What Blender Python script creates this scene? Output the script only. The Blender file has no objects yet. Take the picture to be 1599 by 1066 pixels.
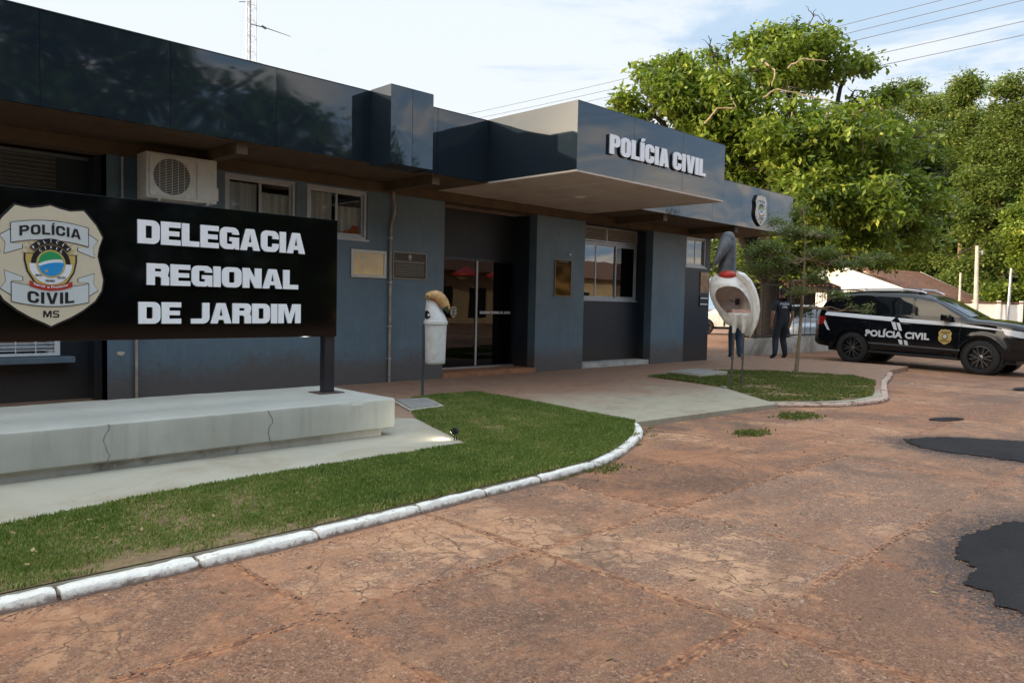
import bpy, bmesh, math, random
import numpy as np
from mathutils import Vector, Matrix, noise
from mathutils.geometry import tessellate_polygon

R = math.radians
rng = np.random.default_rng(7)
random.seed(7)
S = bpy.context.scene
C = S.collection

# ------------------------------------------------------------------ camera
cam = bpy.data.cameras.new('camera')
cam.sensor_width = 36.0
cam.lens = 26.9
cam.clip_end = 3000
cam.clip_start = 0.05
co = bpy.data.objects.new('camera', cam)
C.objects.link(co)
_f, _yaw, _pit, _rol = 0, 0.78010163, -0.0497692, 0.02150749
fw = Vector((math.sin(_yaw)*math.cos(_pit), math.cos(_yaw)*math.cos(_pit), math.sin(_pit)))
r0 = Vector((math.cos(_yaw), -math.sin(_yaw), 0))
u0 = r0.cross(fw)
rr_ = r0*math.cos(_rol)+u0*math.sin(_rol)
uu_ = -r0*math.sin(_rol)+u0*math.cos(_rol)
m = Matrix((rr_, uu_, -fw)).transposed().to_4x4()
m.translation = Vector((0, 0, 1.4))
co.matrix_world = m
S.camera = co

# ------------------------------------------------------------------ world and sun
SUN_EL = R(10.5)
SUN_DIR = Vector((-0.91, 0.41, math.tan(SUN_EL))).normalized()      # towards the sun
SKY_STR = 0.12
GLOW = 6.5
EXPO = 0.57
W = bpy.data.worlds.new('World')
S.world = W
W.use_nodes = True
S.view_settings.view_transform = 'Standard'
S.view_settings.look = 'None'
S.view_settings.gamma = 1
S.view_settings.exposure = EXPO
S.view_settings.use_curve_mapping = False


class NT:
    """small helper around a node tree"""
    def __init__(s, tree):
        s.t = tree
        s.n = tree.nodes
        s.l = tree.links

    def node(s, typ, **kw):
        n = s.n.new(typ)
        for k, v in kw.items():
            setattr(n, k, v)
        return n

    def put(s, sock, v):
        if hasattr(v, 'is_output'):
            s.l.new(v, sock)
        elif isinstance(v, (tuple, list)) and len(v) == 3 and sock.type == 'RGBA':
            sock.default_value = (*v, 1)
        else:
            sock.default_value = v

    def math(s, op, a, b=None, c=None, clamp=False):
        n = s.node('ShaderNodeMath', operation=op, use_clamp=clamp)
        s.put(n.inputs[0], a)
        if b is not None: s.put(n.inputs[1], b)
        if c is not None: s.put(n.inputs[2], c)
        return n.outputs[0]

    def vmath(s, op, a, b=None, scale=None):
        n = s.node('ShaderNodeVectorMath', operation=op)
        s.put(n.inputs[0], a)
        if b is not None: s.put(n.inputs[1], b)
        if scale is not None: s.put(n.inputs['Scale'], scale)
        return n.outputs['Value'] if op in ('DOT_PRODUCT', 'LENGTH', 'DISTANCE') else n.outputs[0]

    def mix(s, fac, a, b, blend='MIX'):
        n = s.node('ShaderNodeMix', data_type='RGBA', blend_type=blend)
        s.put(n.inputs[0], fac)
        s.put(n.inputs[6], a)
        s.put(n.inputs[7], b)
        return n.outputs[2]

    def noise(s, vec, scale, detail=4, rough=.55, dist=0, dim='3D'):
        n = s.node('ShaderNodeTexNoise', noise_dimensions=dim)
        s.put(n.inputs['Vector'], vec)
        n.inputs['Scale'].default_value = scale
        n.inputs['Detail'].default_value = detail
        n.inputs['Roughness'].default_value = rough
        n.inputs['Distortion'].default_value = dist
        return n.outputs[0]

    def voro(s, vec, scale, feature='F1', out=0, rnd=1):
        n = s.node('ShaderNodeTexVoronoi', feature=feature)
        s.put(n.inputs['Vector'], vec)
        n.inputs['Scale'].default_value = scale
        n.inputs['Randomness'].default_value = rnd
        return n.outputs[out]

    def step(s, v, lo, hi, smooth=True):
        n = s.node('ShaderNodeMapRange')
        n.interpolation_type = 'SMOOTHSTEP' if smooth else 'LINEAR'
        s.put(n.inputs[0], v)
        n.inputs[1].default_value = lo
        n.inputs[2].default_value = hi
        return n.outputs[0]

    def ramp(s, v, stops):
        n = s.node('ShaderNodeValToRGB')
        s.put(n.inputs[0], v)
        e = n.color_ramp.elements
        while len(e) < len(stops): e.new(.5)
        for el, (p, c) in zip(e, stops):
            el.position = p
            el.color = (*c, 1)
        return n.outputs[0]

    def pos(s):
        return s.node('ShaderNodeNewGeometry').outputs['Position']

    def obj(s):
        return s.node('ShaderNodeTexCoord').outputs['Object']

    def sep(s, v):
        n = s.node('ShaderNodeSeparateXYZ')
        s.put(n.inputs[0], v)
        return n.outputs

    def comb(s, x, y, z):
        n = s.node('ShaderNodeCombineXYZ')
        for i, v in enumerate((x, y, z)): s.put(n.inputs[i], v)
        return n.outputs[0]

    def bump(s, h, strength=.3, dist=.01):
        n = s.node('ShaderNodeBump')
        s.put(n.inputs['Height'], h)
        n.inputs['Strength'].default_value = strength
        n.inputs['Distance'].default_value = dist
        return n.outputs[0]


def build_world():
    w = NT(W.node_tree)
    w.n.clear()
    out = w.node('ShaderNodeOutputWorld')
    bg = w.node('ShaderNodeBackground')
    sky = w.node('ShaderNodeTexSky', sky_type='NISHITA', sun_disc=False)
    sky.sun_elevation = SUN_EL
    # sun_rotation 0 looks towards +Y and turns clockwise seen from above
    sky.sun_rotation = math.atan2(SUN_DIR.x, SUN_DIR.y)
    sky.air_density = 1.0
    sky.dust_density = 1.5
    sky.ozone_density = 1.5
    d = w.node('ShaderNodeTexCoord').outputs['Generated']
    x, y, z = w.sep(d)
    zc = w.math('MAXIMUM', z, 0.0)
    k = w.math('ADD', zc, 0.16)
    plane = w.comb(w.math('DIVIDE', x, k), w.math('DIVIDE', y, k), 0.0)
    n1 = w.noise(plane, 0.55, 6, .6, .5)
    n2 = w.noise(w.vmath('MULTIPLY', d, (3.2, 3.2, 14.0)), 1.0, 6, .62, .5)
    cl = w.math('ADD', w.math('MULTIPLY', n1, .35), w.math('MULTIPLY', n2, .65))
    sdot = w.math('MAXIMUM', w.vmath('DOT_PRODUCT', d, tuple(SUN_DIR)), 0.0)
    # thicker, whiter cloud towards the sun, open blue away from it
    side = w.vmath('DOT_PRODUCT', d, (-0.62, 0.78, 0.0))
    cl = w.math('ADD', cl, w.math('MULTIPLY', w.step(side, -.45, .75), .11))
    back = w.step(w.vmath('DOT_PRODUCT', d, (0.45, -0.89, 0.0)), .2, .8)
    cl = w.math('SUBTRACT', cl, w.math('MULTIPLY', back, .04))
    mask = w.step(cl, .42, .56)
    skyc = w.vmath('SCALE', sky.outputs[0], scale=SKY_STR)
    pale = w.mix(.85, skyc, w.mix(back, (.42, .54, .68), (.38, .56, .80)))
    glow = w.math('POWER', sdot, 18.0)
    warm = w.math('MULTIPLY', glow, GLOW)
    lowwarm = w.step(z, .40, .02)
    cc = w.mix(lowwarm, (.60, .65, .71), w.mix(back, (.64, .67, .70), (1.45, 1.22, .92)))
    cloud = w.vmath('SCALE', cc, scale=1.0)
    col = w.mix(mask, pale, cloud)
    # sky overhead, out of view, brightened to lift the ambient light
    col = w.vmath('SCALE', col, scale=w.math('ADD', 1.0, w.math('MULTIPLY', w.step(z, .42, .80), 1.0)))
    col = w.vmath('ADD', col, w.vmath('SCALE', (1.0, .82, .58), scale=warm))
    # the underside of the world: ground tone, so nothing below glows
    col = w.mix(w.step(z, -.02, -.06), col, (.12, .09, .07))
    w.l.new(col, bg.inputs[0])
    bg.inputs[1].default_value = 1.0
    w.l.new(bg.outputs[0], out.inputs[0])


build_world()
sl = bpy.data.lights.new('sun', 'SUN')
sl.energy = 4.4
sl.angle = R(0.6)
sl.color = (1.0, .80, .55)
so = bpy.data.objects.new('sun', sl)
C.objects.link(so)
so.rotation_euler = (-SUN_DIR).to_track_quat('-Z', 'Y').to_euler()

# ------------------------------------------------------------------ object helpers
COLORS = {}


def prop(o, label=None, cat=None, group=None, kind=None):
    if label: o['label'] = label
    if cat: o['category'] = cat
    if group: o['group'] = group
    if kind: o['kind'] = kind
    return o


def thing(name, label, cat, loc=(0, 0, 0), rz=0, group=None, sc=1):
    o = bpy.data.objects.new(name, None)
    o.empty_display_size = .1
    C.objects.link(o)
    o.location = loc
    o.rotation_euler = (0, 0, rz)
    o.scale = (sc, sc, sc)
    return prop(o, label, cat, group)


class MB:
    """collects faces, becomes ONE mesh object"""
    def __init__(s):
        s.v = []
        s.f = []
        s.mi = []

    def add(s, vs, fs, mi=0):
        b = len(s.v)
        s.v += [tuple(v) for v in vs]
        s.f += [tuple(i+b for i in f) for f in fs]
        s.mi += [mi]*len(fs)
        return s

    def box(s, x0, y0, z0, x1, y1, z1, mi=0, M=None):
        vs = [(x, y, z) for z in (z0, z1) for y in (y0, y1) for x in (x0, x1)]
        if M: vs = [M @ Vector(v) for v in vs]
        return s.add(vs, [(0, 2, 3, 1), (4, 5, 7, 6), (0, 1, 5, 4), (2, 6, 7, 3), (0, 4, 6, 2), (1, 3, 7, 5)], mi)

    def bbox(s, x0, y0, z0, x1, y1, z1, b=.01, mi=0):
        """box with bevelled edges"""
        bm = bmesh.new()
        bmesh.ops.create_cube(bm, size=1)
        for v in bm.verts:
            v.co = Vector(((x0+x1)/2+v.co.x*(x1-x0), (y0+y1)/2+v.co.y*(y1-y0), (z0+z1)/2+v.co.z*(z1-z0)))
        bmesh.ops.bevel(bm, geom=bm.edges[:], offset=b, segments=2, affect='EDGES', profile=.6)
        bm.verts.index_update()
        s.add([v.co[:] for v in bm.verts], [[v.index for v in f.verts] for f in bm.faces], mi)
        bm.free()
        return s

    def tube(s, pts, rad, n=10, mi=0, caps=True):
        pts = [Vector(p) for p in pts]
        if not hasattr(rad, '__len__'): rad = [rad]*len(pts)
        vs = []
        up = None
        for i, p in enumerate(pts):
            d = (pts[min(i+1, len(pts)-1)]-pts[max(i-1, 0)]).normalized()
            if up is None:
                a = Vector((0, 0, 1)) if abs(d.z) < .9 else Vector((1, 0, 0))
            else:
                a = up
            e1 = (a-d*a.dot(d)).normalized()
            up = e1
            e2 = d.cross(e1)
            for k in range(n):
                t = 2*math.pi*k/n
                vs.append(p+(e1*math.cos(t)+e2*math.sin(t))*rad[i])
        fs = []
        for i in range(len(pts)-1):
            for k in range(n):
                a, b = i*n+k, i*n+(k+1) % n
                fs.append((a, b, b+n, a+n))
        if caps:
            fs.append(tuple(range(n-1, -1, -1)))
            fs.append(tuple(range((len(pts)-1)*n, len(pts)*n)))
        return s.add(vs, fs, mi)

    def loft(s, rings, mi=0, closed=True, caps=True):
        n = len(rings[0])
        vs = [v for r in rings for v in r]
        fs = []
        for i in range(len(rings)-1):
            for k in range(n if closed else n-1):
                a, b = i*n+k, i*n+(k+1) % n
                fs.append((a, b, b+n, a+n))
        if caps and closed:
            fs.append(tuple(range(n-1, -1, -1)))
            fs.append(tuple(range((len(rings)-1)*n, len(rings)*n)))
        return s.add(vs, fs, mi)

    def lathe(s, prof, n=32, M=None, mi=0):
        """prof: (r, z) pairs about the z axis"""
        rings = []
        for r, z in prof:
            ring = [Vector((r*math.cos(2*math.pi*k/n), r*math.sin(2*math.pi*k/n), z)) for k in range(n)]
            if M: ring = [M @ v for v in ring]
            rings.append(ring)
        return s.loft(rings, mi, caps=False)

    def prism(s, loops, y0, y1, mi=0, F=None):
        """2D loops (x, z), first the outline, others holes, extruded along y (front y0)"""
        L = []
        for lp in loops:
            L.append([Vector((p[0], 0, p[1])) for p in lp])
        tris = tessellate_polygon(L)
        flat = [v for l in L for v in l]
        n = len(flat)
        F = F or (lambda v: v)
        vs = [F(Vector((v.x, y0, v.z))) for v in flat]+[F(Vector((v.x, y1, v.z))) for v in flat]
        fs = []
        for t in tris:
            a, b, c = [flat[i] for i in t]
            cr = (b.x-a.x)*(c.z-a.z)-(b.z-a.z)*(c.x-a.x)
            if abs(cr) < 1e-12: continue
            t = tuple(t) if cr > 0 else tuple(t[::-1])
            fs.append(t)
            fs.append(tuple(i+n for i in t[::-1]))
        o = 0
        for li, l in enumerate(L):
            k = len(l)
            ar = sum(l[i].x*l[(i+1) % k].z-l[(i+1) % k].x*l[i].z for i in range(k))
            ccw = ar > 0
            if li > 0: ccw = not ccw
            for i in range(k):
                a, b = o+i, o+(i+1) % k
                if (ar > 0) != (li > 0):
                    fs.append((a, a+n, b+n, b) if li == 0 else (a, b, b+n, a+n))
                else:
                    fs.append((a, b, b+n, a+n) if li == 0 else (a, a+n, b+n, b))
            o += k
        return s.add(vs, fs, mi)

    def build(s, name, mat, parent=None, smooth=False, bevel=0, angle=40, loc=None):
        me = bpy.data.meshes.new(name)
        me.from_pydata(s.v, [], s.f)
        for mt in (mat if isinstance(mat, (list, tuple)) else [mat]):
            me.materials.append(mt)
        if any(s.mi):
            me.polygons.foreach_set('material_index', s.mi)
        me.update()
        if smooth:
            me.polygons.foreach_set('use_smooth', [True]*len(me.polygons))
            if angle < 180:
                me.set_sharp_from_angle(angle=R(angle))
        o = bpy.data.objects.new(name, me)
        C.objects.link(o)
        if parent: o.parent = parent
        if loc: o.location = loc
        if bevel:
            b = o.modifiers.new('bevel', 'BEVEL')
            b.width = bevel
            b.segments = 2
            b.limit_method = 'ANGLE'
        return o


def np_mesh(name, V, F, mat, parent=None, rnd=None, smooth=False):
    """V (n,3) array, F (m,k) array with constant k"""
    me = bpy.data.meshes.new(name)
    k = F.shape[1]
    me.vertices.add(len(V))
    me.vertices.foreach_set('co', np.ascontiguousarray(V, dtype=np.float32).ravel())
    me.loops.add(F.size)
    me.loops.foreach_set('vertex_index', np.ascontiguousarray(F, dtype=np.int32).ravel())
    me.polygons.add(len(F))
    me.polygons.foreach_set('loop_start', np.arange(0, F.size, k, dtype=np.int32))
    if smooth:
        me.polygons.foreach_set('use_smooth', np.ones(len(F), dtype=bool))
    me.update(calc_edges=True)
    if rnd is not None:
        at = me.attributes.new('rnd', 'FLOAT', 'POINT')
        at.data.foreach_set('value', np.ascontiguousarray(rnd, dtype=np.float32))
    for mt in (mat if isinstance(mat, (list, tuple)) else [mat]):
        me.materials.append(mt)
    o = bpy.data.objects.new(name, me)
    C.objects.link(o)
    if parent: o.parent = parent
    return o


def copy_tree(o, parent=None):
    c = o.copy()
    C.objects.link(c)
    if parent: c.parent = parent
    for ch in list(o.children):
        copy_tree(ch, c)
    return c


# ------------------------------------------------------------------ materials
def mat(name, base=(.5, .5, .5), rough=.6, metal=0, ior=1.5, spec=None, var=0, vscale=3, bump=0, bscale=40,
        dirt=None, dfac=.4, dscale=2, coat=0):
    mt = bpy.data.materials.new(name)
    mt.use_nodes = True
    t = NT(mt.node_tree)
    p = t.n['Principled BSDF']
    p.inputs['Roughness'].default_value = rough
    p.inputs['Metallic'].default_value = metal
    p.inputs['IOR'].default_value = ior
    if spec is not None: p.inputs['Specular IOR Level'].default_value = spec
    if coat:
        p.inputs['Coat Weight'].default_value = coat
        p.inputs['Coat Roughness'].default_value = .03
    col = base
    P = None
    if var or dirt or bump:
        P = t.pos()
    if var:
        n = t.noise(P, vscale, 6, .65)
        a = tuple(c*(1-var) for c in base)
        b = tuple(min(1, c*(1+var)) for c in base)
        col = t.ramp(n, [(.3, a), (.7, b)])
    if dirt:
        n = t.noise(P, dscale, 8, .7, .6)
        f = t.math('MULTIPLY', t.step(n, .48, .72), dfac)
        col = t.mix(f, col, dirt)
    t.put(p.inputs['Base Color'], col)
    if bump:
        t.put(p.inputs['Normal'], t.bump(t.noise(P, bscale, 5, .6), bump, .01))
    return mt


M = {}
M['acm'] = None


def acm():
    """dark glossy composite cladding, slightly wavy"""
    mt = bpy.data.materials.new('dark_glossy_cladding')
    mt.use_nodes = True
    t = NT(mt.node_tree)
    p = t.n['Principled BSDF']
    P = t.pos()
    n = t.noise(P, 2.2, 3, .5)
    p.inputs['Base Color'].default_value = (.014, .022, .031, 1)
    p.inputs['IOR'].default_value = 1.8
    st = t.noise(t.vmath('MULTIPLY', P, (1, 1, 3)), 5, 5, .6)
    t.put(p.inputs['Roughness'], t.math('ADD', t.math('MULTIPLY', st, .06), .015))
    wav = t.noise(t.vmath('MULTIPLY', P, (1.0, 1.0, 1.8)), 1.1, 1, .35, .2)
    t.put(p.inputs['Normal'], t.bump(wav, .14, .035))
    return mt


M['acm'] = acm()


def wallpaint(name, base, stain):
    mt = bpy.data.materials.new(name)
    mt.use_nodes = True
    t = NT(mt.node_tree)
    p = t.n['Principled BSDF']
    P = t.pos()
    big = t.noise(P, 1.1, 6, .65, .5)
    streak = t.noise(t.vmath('MULTIPLY', P, (9, 9, 1.1)), 1, 6, .7)
    fine = t.noise(P, 14, 5, .6)
    c = t.ramp(big, [(.3, tuple(v*.82 for v in base)), (.7, tuple(v*1.15 for v in base))])
    c = t.mix(t.math('MULTIPLY', t.step(streak, .5, .8), .35), c, tuple(v*1.5+.01 for v in base))
    c = t.mix(t.math('MULTIPLY', t.step(fine, .55, .75), .22), c, tuple(v*.55 for v in base))
    x, y, z = t.sep(P)
    low = t.math('MULTIPLY', t.step(t.math('ADD', z, t.math('MULTIPLY', t.math('ADD', big, t.math('MULTIPLY', fine, .5)), -.8)), .10, -.35), .75)
    run = t.noise(t.vmath('MULTIPLY', P, (4, 4, .35)), 1, 7, .75)
    c = t.mix(t.math('MULTIPLY', t.step(run, .54, .72), .35), c, tuple(v*.62 for v in base))
    c = t.mix(t.math('MULTIPLY', t.step(t.noise(P, 2.6, 8, .75, .6), .56, .62), .16), c, tuple(v*1.4+.01 for v in base))
    c = t.mix(low, c, stain)
    t.put(p.inputs['Base Color'], c)
    p.inputs['Roughness'].default_value = .48
    t.put(p.inputs['Normal'], t.bump(t.math('ADD', t.noise(P, 60, 4, .6), t.math('MULTIPLY', t.noise(P, 4, 3, .5), 2.0)), .25, .006))
    return mt


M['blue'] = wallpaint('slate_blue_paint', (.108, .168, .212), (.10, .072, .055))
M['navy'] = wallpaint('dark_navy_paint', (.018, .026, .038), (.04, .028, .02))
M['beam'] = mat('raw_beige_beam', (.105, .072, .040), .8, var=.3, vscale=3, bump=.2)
M['soffit'] = mat('brownish_panel', (.58, .50, .42), .5, var=.12, vscale=1.5, dirt=(.2, .15, .11), dfac=.35, dscale=1.2)
M['frame'] = mat('grey_aluminium', (.42, .46, .50), .38, .35, var=.12, vscale=6)
M['white_metal'] = mat('white_painted_metal', (.72, .74, .74), .45, var=.08, dirt=(.3, .22, .16), dfac=.35, dscale=9)
M['black_metal'] = mat('black_painted_metal', (.012, .015, .022), .32, var=.2)
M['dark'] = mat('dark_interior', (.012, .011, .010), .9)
M['black'] = mat('matte_black', (.01, .01, .01), .6)
M['letter'] = mat('white_letter_acrylic', (.90, .92, .95), .35, var=.04, vscale=8)
M['letter_side'] = mat('letter_edge_black', (.02, .02, .024), .4)
M['acw'] = mat('ac_cream_plastic', (.62, .61, .55), .5, var=.08, vscale=7, dirt=(.32, .26, .18), dfac=.4, dscale=7)
M['pipe'] = mat('weathered_pvc', (.33, .27, .22), .6, var=.25, vscale=8, dirt=(.55, .5, .42), dfac=.5, dscale=8)
M['beigeplate'] = mat('shield_beige', (.60, .535, .40), .4, var=.05, vscale=4)
M['ribbon'] = mat('shield_ribbon_grey', (.56, .60, .60), .4, var=.04)
M['gold'] = mat('shield_gold', (.52, .39, .12), .4)
M['inkblack'] = mat('ink_black', (.012, .012, .014), .4)
M['emb_green'] = mat('emblem_green', (.02, .30, .10), .4)
M['emb_blue'] = mat('emblem_blue', (.02, .27, .62), .4)
M['emb_white'] = mat('emblem_white', (.75, .77, .80), .4)
M['emb_red'] = mat('emblem_red', (.42, .03, .025), .4)
M['galv'] = mat('galvanised_steel', (.45, .47, .48), .45, .6, var=.15)
M['tile'] = mat('clay_roof_tiles', (.17, .085, .055), .9, var=.4, vscale=5, bump=.4, bscale=20, dirt=(.06, .045, .04), dfac=.75, dscale=1.5)
M['whitewash'] = mat('whitewashed_wall', (.78, .76, .70), .85, var=.08, vscale=2, dirt=(.35, .28, .22), dfac=.35, dscale=1.2)
M['grimy'] = mat('grimy_white_wall', (.50, .47, .42), .9, var=.2, vscale=4, dirt=(.14, .10, .08), dfac=.75, dscale=2.5, bump=.3)
M['tyre'] = mat('tyre_rubber', (.018, .018, .018), .85, var=.3, vscale=15)


def glass(name, tint=(.02, .025, .03), alpha=.75, ior=1.6):
    """window pane: mostly clear with a real reflection"""
    mt = bpy.data.materials.new(name)
    mt.use_nodes = True
    t = NT(mt.node_tree)
    t.n.clear()
    out = t.node('ShaderNodeOutputMaterial')
    tr = t.node('ShaderNodeBsdfTransparent')
    tr.inputs[0].default_value = (*[alpha*(.8+c) for c in tint], 1)
    gl = t.node('ShaderNodeBsdfGlossy')
    gl.inputs['Roughness'].default_value = .01
    fr = t.node('ShaderNodeFresnel')
    fr.inputs[0].default_value = ior
    P = t.pos()
    t.put(gl.inputs['Normal'], t.bump(t.noise(P, 1.6, 1, .4), .05, .02))
    mx = t.node('ShaderNodeMixShader')
    t.l.new(fr.outputs[0], mx.inputs[0])
    t.l.new(tr.outputs[0], mx.inputs[1])
    t.l.new(gl.outputs[0], mx.inputs[2])
    t.l.new(mx.outputs[0], out.inputs[0])
    return mt


M['glass'] = glass('window_glass', alpha=1.15, ior=1.45)
M['glass_dark'] = glass('tinted_door_glass', alpha=.18, ior=1.55)
M['glass_mirror'] = glass('reflective_window_glass', alpha=.25, ior=2.6)


def curtain():
    mt = bpy.data.materials.new('pale_curtain')
    mt.use_nodes = True
    t = NT(mt.node_tree)
    p = t.n['Principled BSDF']
    P = t.pos()
    f = t.noise(t.vmath('MULTIPLY', P, (16, 16, .4)), 1, 3, .5)
    t.put(p.inputs['Base Color'], t.ramp(f, [(.3, (.50, .54, .58)), (.7, (.80, .83, .86))]))
    p.inputs['Roughness'].default_value = .9
    return mt


M['curtain'] = curtain()


# concrete
def concrete(name, base, stain, sfac=.5, rust=None):
    mt = bpy.data.materials.new(name)
    mt.use_nodes = True
    t = NT(mt.node_tree)
    p = t.n['Principled BSDF']
    P = t.pos()
    big = t.noise(P, .9, 7, .65, .4)
    mid = t.noise(P, 7, 6, .65)
    fine = t.noise(P, 120, 3, .6)
    c = t.ramp(big, [(.3, tuple(v*.86 for v in base)), (.7, tuple(v*1.1 for v in base))])
    c = t.mix(t.math('MULTIPLY', t.step(mid, .5, .75), .25), c, tuple(v*.75 for v in base))
    c = t.mix(t.math('MULTIPLY', t.step(fine, .3, .8), .18), c, tuple(v*1.15 for v in base))
    st = t.noise(t.vmath('ADD', P, (7, 3, 1)), .8, 8, .7, .8)
    c = t.mix(t.math('MULTIPLY', t.step(st, .44, .66), sfac), c, stain)
    # drips that run down upright faces
    drip = t.noise(t.vmath('MULTIPLY', P, (7, 7, .5)), 1, 6, .7)
    nz = t.sep(t.node('ShaderNodeNewGeometry').outputs['Normal'])[2]
    upr = t.math('SUBTRACT', 1.0, t.math('ABSOLUTE', nz))
    c = t.mix(t.math('MULTIPLY', t.math('MULTIPLY', t.step(drip, .45, .75), upr), .55), c, tuple(v*.66 for v in base))
    t.put(p.inputs['Base Color'], c)
    p.inputs['Roughness'].default_value = .85
    h = t.math('ADD', t.math('MULTIPLY', mid, 1.2), t.math('MULTIPLY', fine, .35))
    t.put(p.inputs['Normal'], t.bump(h, .35, .006))
    return mt


M['plinth'] = concrete('pale_cement_render', (.42, .415, .36), (.34, .33, .28), .4)
M['path'] = concrete('path_concrete', (.39, .365, .285), (.28, .22, .14), .55)
def kerbmat(name, base, dirt):
    mt = bpy.data.materials.new(name)
    mt.use_nodes = True
    t = NT(mt.node_tree)
    p = t.n['Principled BSDF']
    P = t.pos()
    z = t.sep(P)[2]
    n1 = t.noise(P, 13, 7, .7)
    n2 = t.noise(P, 60, 5, .7)
    c = t.ramp(n1, [(.3, tuple(v*.8 for v in base)), (.65, base)])
    c = t.mix(t.math('MULTIPLY', t.step(n2, .55, .68), .5), c, tuple(v*.5 for v in base))
    c = t.mix(t.math('MULTIPLY', t.step(n1, .56, .66), .6), c, dirt)
    low = t.step(t.math('ADD', z, t.math('MULTIPLY', t.math('SUBTRACT', n1, .5), .09)), .034, .008)
    c = t.mix(t.math('MULTIPLY', low, .85), c, dirt)
    t.put(p.inputs['Base Color'], c)
    p.inputs['Roughness'].default_value = .92
    t.put(p.inputs['Normal'], t.bump(t.math('ADD', n1, t.math('MULTIPLY', n2, .5)), .8, .012))
    return mt


M['kerb'] = kerbmat('whitewashed_kerb', (.88, .84, .75), (.17, .10, .07))
M['kerb_unused'] = mat('whitewashed_kerb', (.60, .585, .54), .9, var=.16, vscale=14, dirt=(.22, .15, .11), dfac=.8, dscale=11, bump=.7, bscale=40)


M['kerb_old'] = kerbmat('old_worn_kerb', (.52, .38, .30), (.20, .12, .08))


def pavement_mat():
    mt = bpy.data.materials.new('stained_pavement')
    mt.use_nodes = True
    t = NT(mt.node_tree)
    p = t.n['Principled BSDF']
    P = t.pos()
    x, y, z = t.sep(P)
    big = t.noise(P, .8, 7, .65, .5)
    mid = t.noise(P, 6, 6, .65)
    fine = t.noise(P, 110, 3, .6)
    grey = t.ramp(mid, [(.3, (.30, .265, .185)), (.7, (.37, .335, .245))])
    red = t.ramp(mid, [(.3, (.22, .115, .065)), (.7, (.32, .185, .115))])
    # red soil trodden along the facade fades out across the forecourt
    g = t.math('ADD', t.math('ADD', y, t.math('MULTIPLY', t.step(x, 11.5, 14.5), 3.5)), t.math('MULTIPLY', big, 3.4))
    f = t.step(g, 7.6, 9.8)
    c = t.mix(f, grey, red)
    c = t.mix(t.math('MULTIPLY', t.step(fine, .4, .8), .2), c, (.5, .42, .35))
    st = t.noise(t.vmath('ADD', P, (3, 9, 0)), 1.7, 8, .75, .7)
    c = t.mix(t.math('MULTIPLY', t.step(st, .5, .68), .35), c, (.15, .10, .07))
    t.put(p.inputs['Base Color'], c)
    p.inputs['Roughness'].default_value = .8
    t.put(p.inputs['Normal'], t.bump(t.math('ADD', mid, t.math('MULTIPLY', fine, .4)), .3, .005))
    return mt


M['pavement'] = pavement_mat()


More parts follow.
